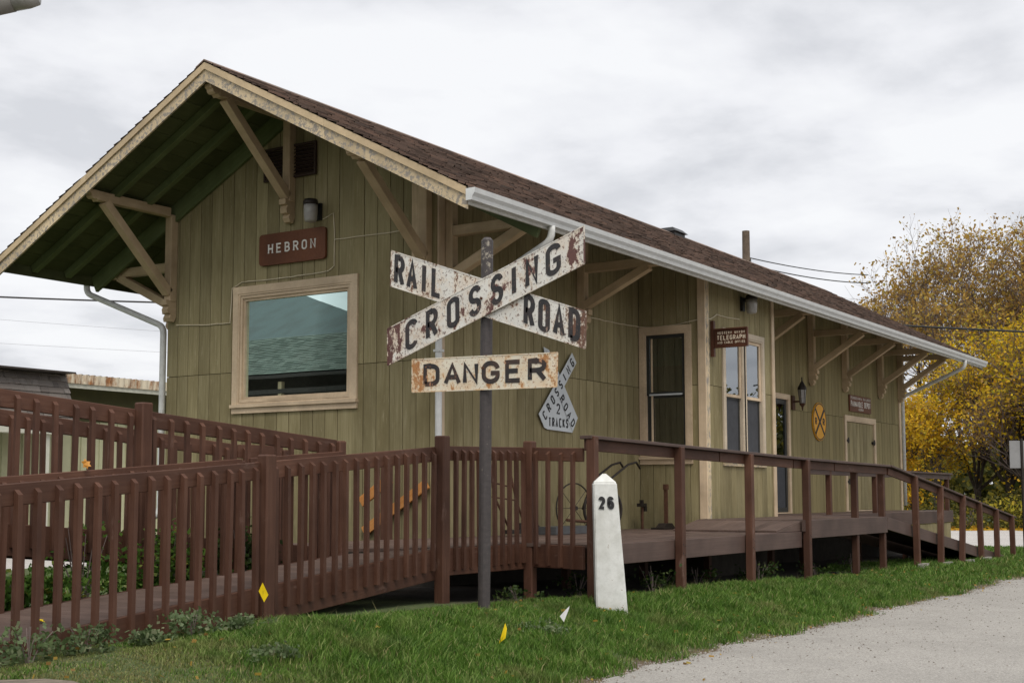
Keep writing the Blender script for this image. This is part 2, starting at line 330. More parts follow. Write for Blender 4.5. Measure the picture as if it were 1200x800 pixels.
def stick(name, parent, mat, a, b, w, h, upv=(0, 0, 1), bev=.004):
    a, b = V(a), V(b); X, Y, Z = frame(a, b, upv); me = boxmesh((b-a).length, w, h, mat, bev, name)
    M4 = Matrix((X, Y, Z)).transposed().to_4x4(); M4.translation = (a+b)/2
    return setm(bpy.data.objects.new(name, me), parent, M4)
def picket(parent, x, y, zb, zt, outv, w=.038, d=.038, mat='fence', name='picket'):
    """square baluster, local X up, its top cut on a slant away from outv"""
    ln = round(zt-zb, 2); k = ('pk', ln, w, d, mat)
    if k not in CACHE:
        hw, hd = w/2, d/2; vs = []
        for X_, in ((0,),): vs += [(0,-hw,-hd),(0,hw,-hd),(0,hw,hd),(0,-hw,hd)]
        vs += [(ln,-hw,-hd),(ln,hw,-hd),(ln-.032,hw,hd),(ln-.032,-hw,hd)]
        me = mesh(name, vs, [(0,3,2,1),(4,5,6,7),(0,1,5,4),(1,2,6,5),(2,3,7,6),(3,0,4,7)], mat); CACHE[k] = me
    U = V((0, 0, 1)); Z = V(outv).normalized(); Y = Z.cross(U)
    lean = V((random.uniform(-.009, .009), random.uniform(-.009, .009), 1)).normalized()
    Y = Z.cross(lean).normalized(); Z2 = lean.cross(Y)
    M4 = Matrix((lean, Y, Z2)).transposed().to_4x4(); M4.translation = V((x, y, zb))
    return setm(bpy.data.objects.new(name, CACHE[k]), parent, M4)
# ------------------------------------------------------------------ stroke lettering
def arc(cx, cy, rx, ry, a0, a1, n=7): return [(cx+rx*math.cos(math.radians(a0+(a1-a0)*i/n)), cy+ry*math.sin(math.radians(a0+(a1-a0)*i/n))) for i in range(n+1)]
def glyph(c, w=.6, serif=False):
    h = w/2; q = .25
    G = {'I': [[(h, 0), (h, 1)]], 'L': [[(0, 1), (0, 0), (w, 0)]], 'T': [[(0, 1), (w, 1)], [(h, 1), (h, 0)]],
     'A': [[(0, 0), (h, 1), (w, 0)], [(w*.2, .33), (w*.8, .33)]], 'N': [[(0, 0), (0, 1), (w, 0), (w, 1)]],
     'E': [[(w, 1), (0, 1), (0, 0), (w, 0)], [(0, .52), (w*.85, .52)]], 'F': [[(w, 1), (0, 1), (0, 0)], [(0, .52), (w*.85, .52)]],
     'H': [[(0, 0), (0, 1)], [(w, 0), (w, 1)], [(0, .5), (w, .5)]], 'K': [[(0, 0), (0, 1)], [(w, 1), (0, .4)], [(w*.3, .57), (w, 0)]],
     'M': [[(0, 0), (0, 1), (h, .3), (w, 1), (w, 0)]], 'W': [[(0, 1), (w*.25, 0), (h, .7), (w*.75, 0), (w, 1)]], 'V': [[(0, 1), (h, 0), (w, 1)]], 'Y': [[(0, 1), (h, .5), (w, 1)], [(h, .5), (h, 0)]],
     'O': [arc(h, 1-h*.9, h, h*.9, 0, 180, 10)+arc(h, h*.9, h, h*.9, 180, 360, 10)+[(w, 1-h*.9)]],
     'C': [arc(h, 1-h*.9, h, h*.9, 5, 180, 10)+arc(h, h*.9, h, h*.9, 180, 355, 10)],
     'G': [arc(h, 1-h*.9, h, h*.9, 5, 180, 10)+arc(h, h*.9, h, h*.9, 180, 360, 10)+[(w, .45), (h, .45)]],
     'U': [[(0, 1)]+arc(h, h*.9, h, h*.9, 180, 360, 10)+[(w, 1)]],
     'D': [[(0, 0), (0, 1), (w*.45, 1)]+arc(w*.45, .72, w*.55, .28, 90, 0)+arc(w*.45, .28, w*.55, .28, 0, -90)+[(0, 0)]],
     'P': [[(0, 0), (0, 1), (w*.5, 1)]+arc(w*.5, .75, w*.5, .25, 90, -90)+[(0, .5)]],
     'R': [[(0, 0), (0, 1), (w*.5, 1)]+arc(w*.5, .75, w*.5, .25, 90, -90)+[(0, .5)], [(w*.5, .5), (w, 0)]],
     'B': [[(0, 0), (0, 1), (w*.5, 1)]+arc(w*.5, .75, w*.42, .25, 90, -90)+[(0, .5)], [(w*.5, .5)]+arc(w*.5, .25, w*.5, .25, 90, -90)+[(0, 0)]],
     'S': [arc(h, .75, h, .25, 15, 270, 12)+arc(h, .25, h, .25, 90, -165, 12)[1:]],
     '2': [arc(h, .72, h, .28, 165, -30, 10)+[(0, 0), (w, 0)]],
     '6': [arc(h, .73, h, .27, 20, 180, 8)+[(0, .3)]+arc(h, .29, h, .29, 180, 540, 16)],
     '1': [[(w*.2, .8), (h, 1), (h, 0)]], '9': [arc(h, .27, h, .27, 200, 360, 8)+[(w, .7)]+arc(h, .71, h, .29, 0, 360, 16)], '-': [[(0, .5), (w, .5)]]}
    st = [list(s) for s in G.get(c, [])]
    if serif:
        z = .11
        def sf(x, y): return [(x-z, y), (x+z, y)]
        add = {'H': [(0,0),(0,1),(w,0),(w,1)], 'E': [(0,0),(0,1)], 'B': [(0,0),(0,1)], 'R': [(0,0),(0,1),(w,0)], 'N': [(0,1),(0,0),(w,1)]}
        st += [sf(*p) for p in add.get(c, [])]
    return st
def ribbon(pts, t):
    n = len(pts); out = []
    P = [np.array(p, float) for p in pts]
    Lf, Rt = [], []
    for i in range(n):
        d1 = P[i]-P[i-1] if i else P[1]-P[0]; d2 = P[i+1]-P[i] if i < n-1 else P[i]-P[i-1]
        d1 = d1/(np.linalg.norm(d1)+1e-9); d2 = d2/(np.linalg.norm(d2)+1e-9)
        m = np.array([-(d1+d2)[1], (d1+d2)[0]]); m = m/(np.linalg.norm(m)+1e-9); k = max(.78, m@np.array([-d2[1], d2[0]]))
        ext = np.zeros(2)
        Lf.append(P[i]+m*t/2/k+ext); Rt.append(P[i]-m*t/2/k+ext)
    return Lf, Rt
def lettering(name, items, mat, parent, org, ux, uy, nrm, depth=.004, t=.16, serif=False):
    """items: (char, x centre, y base, width, height) in the plane (ux, uy); ux, uy need not be square to each other"""
    mb = MB(); org, ux, uy, nrm = V(org), V(ux), V(uy), V(nrm).normalized(); q = 0
    for (c, xc, yb, wd, ht) in items:
        s = ht; wr = wd/ht; th = t
        for k, st in enumerate(glyph(c, wr-th, serif)):
            tt = th*(.55 if serif and k >= len(glyph(c, wr-th)) else 1)
            # keep the stroke inside the letter's box
            pts = [(x-(wr-th)/2, th/2+y*(1-th)) for x, y in st]; Lf, Rt = ribbon(pts, tt); q += 1; e = .00025*q % .0012
            def W(p, z): return org+ux*(xc+p[0]*s)+uy*(yb+p[1]*s)+nrm*z
            for i in range(len(pts)-1):
                a = [Rt[i], Rt[i+1], Lf[i+1], Lf[i]]
                mb.add([W(p, depth+e) for p in a]+[W(p, 0) for p in a], [(0, 1, 2, 3), (0, 4, 5, 1), (2, 6, 7, 3), (1, 5, 6, 2), (3, 7, 4, 0)])
    return mb.build(name, mat, parent)
def text_items(s, x0, x1, yb, ht, wf=.62):
    n = len(s); st = (x1-x0)/n; return [(c, x0+st*(i+.5), yb, min(st*.78, ht*wf) if c not in 'I1' else ht*.3, ht) for i, c in enumerate(s) if c != ' ']
# ------------------------------------------------------------------ terrain
ZBX = [-12, -7.6, -5, -2.3, -1.1, .9, 2.9, 4.9, 8.7, 11.6, 17, 25]; ZBZ = [-.52, -.51, -.475, -.535, -.57, -.6, -.64, -.7, -.74, -.78, -.86, -.9]
def gh(x, y):
    x = np.asarray(x, float); y = np.asarray(y, float); zb = np.interp(x, ZBX, ZBZ)
    t = np.clip((-2.6-y)/1.7, 0, 1); t = t*t*(3-2*t)
    t2 = np.clip((y-3)/8, 0, 1); zz = zb+(-.92-zb)*np.maximum(t, t2)
    return zz+.012*np.sin(x*2.1+y*1.3)*np.cos(y*2.7-x*.8)*(1-t)
ax = np.concatenate([[-900, -300, -100, -50, -25, -18], np.arange(-14, 22, .2), [24, 28, 34, 45, 70, 120, 300, 900]])
ay = np.concatenate([[-900, -300, -100, -50, -25, -14, -9], np.arange(-6, 4, .1), np.arange(4, 24, 1), [28, 34, 45, 70, 120, 300, 900]])
XX, YY = np.meshgrid(ax, ay, indexing='ij'); ZZ = gh(XX, YY); ni, nj = XX.shape
vs = np.stack([XX, YY, ZZ], -1).reshape(-1, 3)
fs = [(i*nj+j, (i+1)*nj+j, (i+1)*nj+j+1, i*nj+j+1) for i in range(ni-1) for j in range(nj-1)]
def ground_mat():
    m, nt, b = newmat('grassy_soil'); v = coords(nt, (1, 1, 1), True)
    f = noise(nt, v, .9, 6, .65); f2 = noise(nt, v, 14, 6, .7); f3 = noise(nt, v, 2.4, 5, .6)
    col = ramp(nt, f2, [(.3, (.035, .05, .014)), (.55, (.06, .085, .022)), (.8, (.12, .12, .04))])
    col = mixc(nt, mul(nt, thr(nt, f3, .55, .7), .6), col, (.11, .085, .05))
    # bare earth beneath the building and its decks, colour darkened for the shade there
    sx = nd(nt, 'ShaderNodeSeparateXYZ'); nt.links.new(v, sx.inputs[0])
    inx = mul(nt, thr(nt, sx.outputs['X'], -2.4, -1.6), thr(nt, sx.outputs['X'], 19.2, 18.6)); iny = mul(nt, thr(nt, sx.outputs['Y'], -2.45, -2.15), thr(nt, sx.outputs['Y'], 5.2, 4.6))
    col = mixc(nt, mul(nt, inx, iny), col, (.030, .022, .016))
    # dirt strip along the road
    jit = nd(nt, 'ShaderNodeMath', operation='MULTIPLY_ADD'); nt.links.new(f, jit.inputs[0]); jit.inputs[1].default_value = .9; jit.inputs[2].default_value = -.45
    yy = nd(nt, 'ShaderNodeMath', operation='ADD'); nt.links.new(sx.outputs['Y'], yy.inputs[0]); nt.links.new(jit.outputs[0], yy.inputs[1])
    col = mixc(nt, thr(nt, yy.outputs[0], -3.95, -4.15), col, (.10, .07, .042))
    nt.links.new(col, b.inputs['Base Color']); b.inputs['Roughness'].default_value = .95; bump(nt, b, f2, .02); return m
Mt['ground'] = ground_mat()
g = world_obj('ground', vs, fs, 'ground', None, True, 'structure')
def road_mat(name, c, dirt=(.20, .155, .115)):
    m, nt, b = newmat(name); v = coords(nt, (1, 1, 1), True)
    f = noise(nt, v, 75, 3, .85); f2 = noise(nt, v, .8, 6, .6); f3 = noise(nt, v, 22, 6, .8)
    col = ramp(nt, f, [(.30, tuple(x*.40 for x in c)), (.5, c), (.70, tuple(min(1, x*1.45) for x in c))])
    col = mixc(nt, mul(nt, thr(nt, f2, .45, .7), .5), col, tuple(x*.72 for x in c))
    col = mixc(nt, mul(nt, thr(nt, f3, .58, .66), .6), col, tuple(x*.42 for x in c)); f4 = noise(nt, v, 5, 6, .7); col = mixc(nt, mul(nt, thr(nt, f4, .5, .7), .35), col, tuple(x*.65 for x in c)); f5 = noise(nt, v, 40, 2, .6); col = mixc(nt, mul(nt, thr(nt, f5, .62, .66), .6), col, tuple(min(1, x*1.7) for x in c))
    vor = nd(nt, 'ShaderNodeTexVoronoi', feature='DISTANCE_TO_EDGE'); vor.inputs['Scale'].default_value = .55
    wv = nd(nt, 'ShaderNodeVectorMath', operation='ADD'); nz = nd(nt, 'ShaderNodeTexNoise'); nz.inputs['Scale'].default_value = 1.6; nz.inputs['Detail'].default_value = 6
    nt.links.new(v, nz.inputs['Vector']); nt.links.new(v, wv.inputs[0]); nt.links.new(nz.outputs['Color'], wv.inputs[1]); nt.links.new(wv.outputs[0], vor.inputs['Vector'])
    ck = mul(nt, thr(nt, vor.outputs['Distance'], .006, .0), thr(nt, f2, .5, .6)); col = mixc(nt, mul(nt, ck, .45), col, tuple(x*.4 for x in c))
    nt.links.new(col, b.inputs['Base Color']); b.inputs['Roughness'].default_value = .9; b.inputs['Specular IOR Level'].default_value = .25; bump(nt, b, f, .006, .8); return m
Mt['road'] = road_mat('chip_seal_road', (.345, .33, .305)); Mt['gravel'] = road_mat('pale_gravel', (.46, .44, .42))
def sheet(name, outline_near, outline_far, mat, lift):
    n = len(outline_near); vs = []; 
    for (x, y), (x2, y2) in zip(outline_near, outline_far):
        for k in range(9):
            t = (k/8)**2; xx, yy = x+(x2-x)*t, y+(y2-y)*t; vs.append((xx, yy, float(gh(xx, yy))+lift-(lift+.01 if k == 0 else 0)))
    fs = [(i*9+k, i*9+k+1, (i+1)*9+k+1, (i+1)*9+k) for i in range(n-1) for k in range(8)]
    return world_obj(name, vs, fs, mat, None, True, 'structure')
xs = list(np.arange(-40, -9, 2.))+list(np.arange(-9, 24, .12))+list(np.arange(24, 200, 8.))
def edge(x): return -4.22-.06*math.sin(x*1.1)-.05*math.sin(x*2.9+1)-.035*math.sin(x*7.3)-.02*math.sin(x*17+x*x*.3)
sheet('road', [(x, edge(x)) for x in xs], [(x, -11.5) for x in xs], 'road', .02)
sheet('gravel_lot', [(24.5+.3*math.sin(y*2), y) for y in np.arange(-60, 60, .5)], [(41+.5*math.sin(y), y) for y in np.arange(-60, 60, .5)], 'gravel', .02)
sheet('gravel_alley', [(x, 13.0+.1*math.sin(x*3)) for x in np.arange(-30, 23, .4)], [(x, 30.) for x in np.arange(-30, 23, .4)], 'gravel', .016)
# concrete slab at the lower left corner
sv = []
for k in range(18):
    a = 2*math.pi*k/18; sv.append((-8.75+.86*math.cos(a)+.03*math.sin(5*a), -3.25+.62*math.sin(a)))
mb = MB(); mb.prism([(x, y, -.52) for x, y in sv], (0, 0, -.25)); tag(mb.build('concrete_slab', 'dirtconcrete'), kind='structure')
# ------------------------------------------------------------------ train depot
W_ = 4.6; LEN = 18.6; OG = 1.61; OE = 1.55; ZR = 5.74; S = .526; YR = 2.3; ZG = -.12
def zt(y): return ZR-S*abs(y-YR)
depot = thing('train_depot', 'olive green wooden railroad depot with cream trim and brown shingle roof, behind the deck', 'building', (LEN/2, W_/2, -.75))
def sub(intervals, z0, z1):
    out = []
    for a, b in intervals:
        if z1 <= a or z0 >= b: out.append((a, b)); continue
        if z0 > a: out.append((a, z0))
        if z1 < b: out.append((z1, b))
    return out
def wall(P0, du, nrm, length, pitch, zlo, ztop, openings=(), seam=2.13, boards=True, join=False, off=0.0, thick=.12, jit=0):
    P0, du, nrm = V(P0), V(du), V(nrm); cuts = sorted({0, length, *[o for op in openings for o in op[:2]], *[s for s in (YR,) if abs(du.y) > .5 and length > 4]})
    back = MB()
    for a, b in zip(cuts[:-1], cuts[1:]):
        m = (a+b)/2; ta, tb = ztop(a), ztop(b); iv = [(zlo, min(ta, tb))]
        for o0, o1, z0, z1 in openings:
            if o0 < m < o1: iv = sub(iv, z0, z1)
        for k, (za, zb) in enumerate(iv):
            last = abs(zb-min(ta, tb)) < 1e-6
            pa, pb = P0+du*(a+(.023 if a == 0 else 0))-nrm*.021, P0+du*(b-(.023 if b == length else 0))-nrm*.021
            poly = [pa+V((0, 0, za)), pb+V((0, 0, za)), pb+V((0, 0, tb if last else zb)), pa+V((0, 0, ta if last else zb))]
            back.prism(poly, -nrm*thick)
    wl = back.build('wall', 'groove', depot)
    edges = sorted({*[round(x, 4) for x in np.arange(off, length+1e-6, pitch)], 0, length, *[o for op in openings for o in op[:2]]})
    hard = {o for op in openings for o in op[:2]}; gp = .0045; J = MB()
    # drop slivers
    e2 = [edges[0]]
    for x in edges[1:]:
        if x-e2[-1] < .03:
            if x in hard or x == length: e2[-1] = x if e2[-1] not in hard and e2[-1] != 0 else e2[-1]
            continue
        e2.append(x)
    if e2[-1] != length: e2[-1] = length
    for a, b in zip(e2[:-1], e2[1:]):
        m = (a+b)/2; top = (ztop(a), ztop(b)); iv = [(zlo, min(top))]
        for o0, o1, z0, z1 in openings:
            if o0-1e-3 < m < o1+1e-3: iv = sub(iv, z0, z1)
        if seam: iv = sub(iv, seam-.004, seam+.004)
        for za, zb in iv:
            if zb-za < .03: continue
            last = abs(zb-min(top)) < 1e-6; ga = gp if a not in hard else 0; gb = gp if b not in hard else 0
            hs = [(za, a+ga), (za, b-gb), (top[1] if last else zb, b-gb), (top[0] if last else zb, a+ga)]
            dz = random.uniform(-.0015, .0015)
            if join or not boards:
                J.prism([P0+du*s+V((0, 0, h))-nrm*.02 for h, s in hs], nrm*(.02+dz))
            else:
                c = V((0, 0, (za+zb)/2))+P0+du*m
                # local axes: X up, Y along the wall, Z out
                X = V((0, 0, 1)); Y = nrm.cross(X); sg = Y.dot(du)
                pts = [(h-(za+zb)/2, (s-m)*sg) for h, s in hs]
                if sg < 0: pts = pts[::-1]
                vs = [(h, s, -.02) for h, s in pts]+[(h, s, dz) for h, s in pts]
                me = mesh('siding_board', vs, [(3, 2, 1, 0), (4, 5, 6, 7), (0, 1, 5, 4), (1, 2, 6, 5), (2, 3, 7, 6), (3, 0, 4, 7)], 'siding')
                M4 = Matrix((X, Y, nrm)).transposed().to_4x4(); M4.translation = c
                setm(bpy.data.objects.new('siding_board', me), wl, M4)
    if J.v: J.build('siding_board', 'siding_far', wl, kind='stuff')
    return wl
def far_siding():
    m, nt, b = newmat('olive_siding_far'); v = coords(nt, (38, 38, 1.6), True); f = noise(nt, v, 1, 6, .65)
    g = nd(nt, 'ShaderNodeNewGeometry')
    col = ramp(nt, f, [(.3, (.203, .168, .080)), (.7, (.305, .256, .130))])
    c2 = ramp(nt, g.outputs['Random Per Island'], [(0, (.82, .82, .82)), (1, (1.1, 1.1, 1.1))]); col = mixc(nt, 1.0, col, c2, 'MULTIPLY')
    nt.links.new(col, b.inputs['Base Color']); b.inputs['Roughness'].default_value = .82; b.inputs['Specular IOR Level'].default_value = .2; return m
Mt['siding_far'] = far_siding()
WIN = (1.30, 3.24, 1.70, 3.17)            # end window opening y0,y1,z0,z1
wall((0, 0, 0), (0, 1, 0), (-1, 0, 0), W_, .2045, ZG, lambda s: zt(s)-.20, [WIN], off=.10)
eave_in = lambda s: zt(0)-.20
BX0, BX1, BY = 5.25, 7.96, -1.09
wall((0, 0, 0), (1, 0, 0), (0, -1, 0), BX0, .2045, ZG, eave_in, off=.15)
bay_top = lambda s: zt(-1.09)-.19
wall((BX0, 0, 0), (0, -1, 0), (-1, 0, 0), 1.09, .2045, ZG, lambda s: zt(-s)-.20, [(.10, .80, 1.08, 2.94)], off=.02)
wall((BX0, BY, 0), (1, 0, 0), (0, -1, 0), BX1-BX0, .2045, ZG, lambda s: zt(BY)-.20, [(.70, 1.38, 1.06, 2.96), (1.50, 2.18, 1.06, 2.96)], off=.1)
wall((BX1, BY, 0), (0, 1, 0), (1, 0, 0), 1.09, .2045, ZG, lambda s: zt(BY+s)-.20, join=True)
FD0, FD1 = 14.70, 16.57
wall((BX1, 0, 0), (1, 0, 0), (0, -1, 0), LEN-BX1, .2045, ZG, eave_in, [(10.45-BX1, 11.38-BX1, .15, 2.33), (FD0-BX1, FD1-BX1, .15, 2.08)], join=True)
wall((0, W_, 0), (1, 0, 0), (0, 1, 0), LEN, .2045, ZG, eave_in, join=True)
wall((LEN, 0, 0), (0, 1, 0), (1, 0, 0), W_, .2045, ZG, lambda s: zt(s)-.20, join=True)
mb = MB(); mb.box((.16, .16, -.02), (LEN-.16, W_-.16, .02)); mb.box((BX0+.16, BY+.16, -.02), (BX1-.16, .159, .02)); mb.build('floor', 'room', depot)
mb = MB(); mb.box((.16, .16, 3.6), (LEN-.16, W_-.16, 3.64)); mb.build('ceiling', 'room', depot)
mb = MB(); mb.box((3.2, .16, .02), (3.25, W_-.16, 3.6)); mb.box((9.2, .16, .02), (9.25, W_-.16, 3.6)); mb.build('partition', 'room', depot)
mb = MB(); 
for a, b in (((.05, .05, -1.0), (LEN-.05, .2, -.08)), ((.05, .2, -1.0), (.2, W_-.05, -.08)), ((.2, W_-.2, -1.0), (LEN-.05, W_-.05, -.08)), ((LEN-.2, .2, -1.0), (LEN-.05, W_-.2, -.08)), ((BX0+.06, BY+.06, -1.0), (BX1-.06, .05, -.08))): mb.box(a, b)
mb.build('foundation', 'foundation', depot)
# corner boards
def corner(a, b, w, d, upv=(0, 1, 0), mat='cream'): return stick('corner_board', depot, mat, a, b, w, d, upv)
stick('corner_board', depot, 'cream', (.065, -.014, -.05), (.065, -.014, zt(0)-.21), .13, .026, (0, -1, 0))
stick('corner_board', depot, 'peel', (BX0+.06, BY-.014, -.05), (BX0+.06, BY-.014, zt(BY)-.22), .13, .026, (0, -1, 0))
stick('corner_board', depot, 'cream', (BX0-.014, BY+.035, -.05), (BX0-.014, BY+.035, zt(BY)-.22), .026, .125, (0, -1, 0))
stick('corner_board', depot, 'cream', (BX1-.05, BY-.014, -.05), (BX1-.05, BY-.014, zt(BY)-.22), .11, .026, (0, -1, 0))
stick('corner_board', depot, 'cream', (LEN-.06, -.014, -.05), (LEN-.06, -.014, zt(0)-.22), .12, .026, (0, -1, 0))
# ---- roof
def shingles(name, mat, org, ux, us, length, slope, parent, exposure=.145, tab=.30, th=.016):
    """courses of overlapping tabs laid from the eave (org) up the slope"""
    org, ux, us = V(org), V(ux).normalized(), V(us).normalized(); n = ux.cross(us)
    if n.z < 0: n = -n
    vs = []; fs = []; rows = int(slope/exposure)+1
    for r in range(rows):
        s0 = r*exposure; s1 = min(slope, s0+exposure+.02)
        if s0 >= slope: break
        x = -random.uniform(0, tab)
        while x < length:
            wd = tab*random.choice([.5, .75, 1, 1.25]); a, b = max(0, x), min(length, x+wd-.006); x += wd
            if b-a < .02: continue
            t = th*random.uniform(.7, 1.5); ds = random.uniform(-.008, .008) if r else 0; k = len(vs)
            for (xx, ss, tt) in ((a, s0+ds, t+.006), (b, s0+ds, t+.006), (b, s1, .004), (a, s1, .004)): vs.append(org+ux*xx+us*ss+n*tt)
            for (xx, ss) in ((a, s0+ds), (b, s0+ds)): vs.append(org+ux*xx+us*ss)
            fs += [(k, k+1, k+2, k+3), (k+4, k+5, k+1, k)]
    o = world_obj(name, vs, fs, mat, parent); o['kind'] = 'stuff'; return o
sl_len = (YR+OE)*math.sqrt(1+S*S)
deckm = MB()
for sgn in (-1, 1):
    ye = YR+sgn*(YR+OE); prof = [(YR, ZR-.012), (ye, zt(ye)-.012), (ye, zt(ye)-.045), (YR, ZR-.045)]
    deckm.prism([(-OG, y, z) for y, z in prof], (LEN+2*OG, 0, 0))
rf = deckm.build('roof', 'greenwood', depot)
for sgn in (-1, 1):
    ye = YR+sgn*(YR+OE); shingles('shingle_course', 'roof', (-OG-.03, ye+sgn*.03, zt(ye)-.01-S*.03), (1, 0, 0), (0, -sgn, S), LEN+2*OG+.06, sl_len+.03, rf)
mb = MB(); 
for k in range(72):
    x = -OG-.03+k*.303; mb.prism([(x, YR-.14, ZR-.14*S+.02), (x, YR, ZR+.022), (x, YR+.14, ZR-.14*S+.02), (x, YR+.14, ZR-.14*S+.006), (x, YR, ZR+.006), (x, YR-.14, ZR-.14*S+.006)], (.30, 0, -.0))
mb.build('ridge_cap', 'roof', rf, kind='stuff')
# soffit planks: laid along x under the roof deck
for sgn in (-1, 1):
    npl = 14; wpl = sl_len/npl; d = V((0, sgn, -S)).normalized(); nn = V((0, -S*sgn, -1)).normalized()
    for k in range(npl):
        m = V((0, YR, ZR-.058))+d*(wpl*(k+.5)); 
        for x0, x1 in ((-OG+.03, 0.55), (.56, 6.2), (6.21, 12.4), (12.41, LEN+OG-.03)):
            if sgn > 0 and x0 > 1: continue
            if sgn < 0 and x0 > 1 and k < 7: continue
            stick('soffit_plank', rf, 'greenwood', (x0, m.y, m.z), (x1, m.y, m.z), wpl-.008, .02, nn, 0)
# rafters in the gable overhang, frieze on the wall
for x, w_, dp in ((-1.08, .09, .10), (-.52, .09, .10), (-.035, .05, .24), (LEN+.5, .09, .1), (LEN+1.08, .09, .1)):
    for sgn in (-1, 1):
        yl = YR+sgn*(YR+OE-.06); off = .072+dp/2/math.cos(math.atan(S))
        y0 = YR+sgn*.02
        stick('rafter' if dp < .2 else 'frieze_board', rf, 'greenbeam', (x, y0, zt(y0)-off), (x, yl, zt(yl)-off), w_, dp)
# rake boards: wide lower board, narrow upper moulding
for sx, x0 in ((-1, -OG), (1, LEN+OG)):
    for sgn in (-1, 1):
        yl = YR+sgn*(YR+OE)
        def seg(a, b, x, w_, h0, h1, nm, mt):
            m = MB(); m.prism([(x, a, zt(a)-h0), (x, b, zt(b)-h0), (x, b, zt(b)-h1), (x, a, zt(a)-h1)], (w_*-sx, 0, 0)); return m.build(nm, mt, rf)
        cuts = [YR, YR+sgn*1.9, yl] if sgn < 0 else [YR, YR+sgn*2.1, yl]
        for a, b in zip(cuts[:-1], cuts[1:]):
            b2 = b-sgn*.003 if b != yl else b
            me_ = seg(a, b2, x0, .025, .10, .245, 'rake_board', 'peel'); seg(a, b2, x0+sx*.022, .045, .012, .098, 'rake_moulding', 'peelup')
# ---- eave boards, gutters, downspouts
for sgn in (-1, 1):
    ye = YR+sgn*(YR+OE); zz = zt(ye)-.085
    stick('eave_board', rf, 'gutterdirt' if sgn < 0 else 'greenwood', (-OG+.03, ye-sgn*.015, zz-.03), (LEN+OG-.03, ye-sgn*.015, zz-.03), .03, .15)
    zg = zt(ye)-.035; o = sgn
    prof = [(ye+o*.003, zg), (ye+o*.003, zg-.125), (ye+o*.075, zg-.125), (ye+o*.085, zg-.085), (ye+o*.112, zg-.05), (ye+o*.122, zg+.0), (ye+o*.108, zg+.002),
            (ye+o*.102, zg-.045), (ye+o*.076, zg-.08), (ye+o*.068, zg-.115), (ye+o*.012, zg-.115), (ye+o*.012, zg)]
    mb = MB(); mb.prism([(-OG-.02, y, z) for y, z in prof], (LEN+2*OG+.04, 0, 0)); gt = mb.build('gutter', 'white', depot)
    for x in (-OG-.026, LEN+OG+.022):
        mb = MB(); mb.prism([(x, y, z) for y, z in prof[:7]], (.005, 0, 0)); mb.build('end_cap', 'white', gt)
def downspout(pts, r=.042):
    P = [V(p) for p in pts]; out = [P[0]]
    for i in range(1, len(P)-1):
        a, b = (P[i-1]-P[i]).normalized(), (P[i+1]-P[i]).normalized(); k = .10
        for t in (0, .25, .5, .75, 1): out.append(P[i]+a*k*(1-t)**2+b*k*t**2)
    out.append(P[-1]); mb = MB(); mb.tube(out, r, 8); return mb.build('downspout', 'gutterdirt', depot, True)
d1 = downspout([(.02, -1.60, 3.56), (.02, -1.60, 3.40), (-.05, -.065, 2.62), (-.05, -.065, .05), (-.12, -.10, .03)])
d2 = downspout([(-.10, 6.18, 3.56), (-.10, 6.18, 3.42), (.09, 4.78, 2.86), (.09, 4.78, .25), (.0, 4.85, .2)], .045)
d3 = downspout([(18.35, -1.60, 3.56), (18.35, -1.60, 3.40), (18.68, -.05, 2.80), (18.68, -.05, .25)])
for z in (.9, 2.2): MBx = MB().box((-.096, -.112, z), (-.004, -.018, z+.03)); MBx.build('strap', 'gutterdirt', d1)
# ---- brackets
def bracket(bx, by, ox, oy, zb, ztop, zbeam, reach, brz0, brr, mat='bracket', t=.125):
    """wall post, beam and slanting brace in the plane (ox, oy)"""
    o = V((ox, oy, 0)); side = V((-oy, ox, 0)); B = V((bx, by, 0))
    br = stick('bracket', depot, mat, B+o*(t/2+.002)+V((0, 0, zb+.10)), B+o*(t/2+.002)+V((0, 0, ztop)), t, t, side, .008)
    stick('beam', br, mat, B+o*(t+.003)+V((0, 0, zbeam)), B+o*(reach-.12)+V((0, 0, zbeam)), t*.92, t, (0, 0, 1), .008)
    # shaped beam end
    P = lambda r, z: B+o*r+V((0, 0, z))-side*t*.44; h = t/2
    mb = MB(); mb.prism([P(reach-.12, zbeam+h), P(reach+.03, zbeam+h), P(reach+.03, zbeam+h*.3), P(reach, zbeam), P(reach-.01, zbeam-h*.5), P(reach-.04, zbeam-h*.8), P(reach-.09, zbeam-h*.7), P(reach-.12, zbeam-h*1.2)], side*t*.88)
    mb.build('beam_end', mat, br)
    stick('brace', br, mat, B+o*(t*.9)+V((0, 0, brz0)), B+o*(brr)+V((0, 0, zbeam-t*.45)), t*.9, t*1.0, side, .006)
    # scrolled foot
    P = lambda r, z: B+o*r+V((0, 0, z))-side*t*.44; z = zb+.10
    mb = MB(); mb.prism([P(.004, z+.02), P(t*1.5, z+.02), P(t*1.5, z-.05), P(t*1.1, z-.06), P(t*1.35, z-.11), P(t*1.25, z-.16), P(t*.8, z-.17), P(t*.95, z-.22), P(t*.7, z-.27), P(t*.3, z-.28), P(.004, z-.20)], side*t*.88)
    mb.build('corbel', mat, br); return br
for x in (.20, 3.42): bracket(x, 0, 0, -1, 2.98, 4.30, 3.69, 1.42, 3.16, 1.12)
for x in (9.35, 12.6, 14.6, 17.0, 18.52): bracket(x, 0, 0, -1, 2.84, 4.30, 3.69, 1.40, 3.00, 1.10)
for x in (.12, 3.6): bracket(x, W_, 0, 1, 2.98, 4.30, 3.69, 1.42, 3.16, 1.12)
bracket(0, 4.49, -1, 0, 3.06, 4.37, 4.40, 1.50, 3.28, 1.25)
bracket(0, .13, -1, 0, 3.10, 4.34, 4.36, 1.50, 3.36, 1.27)
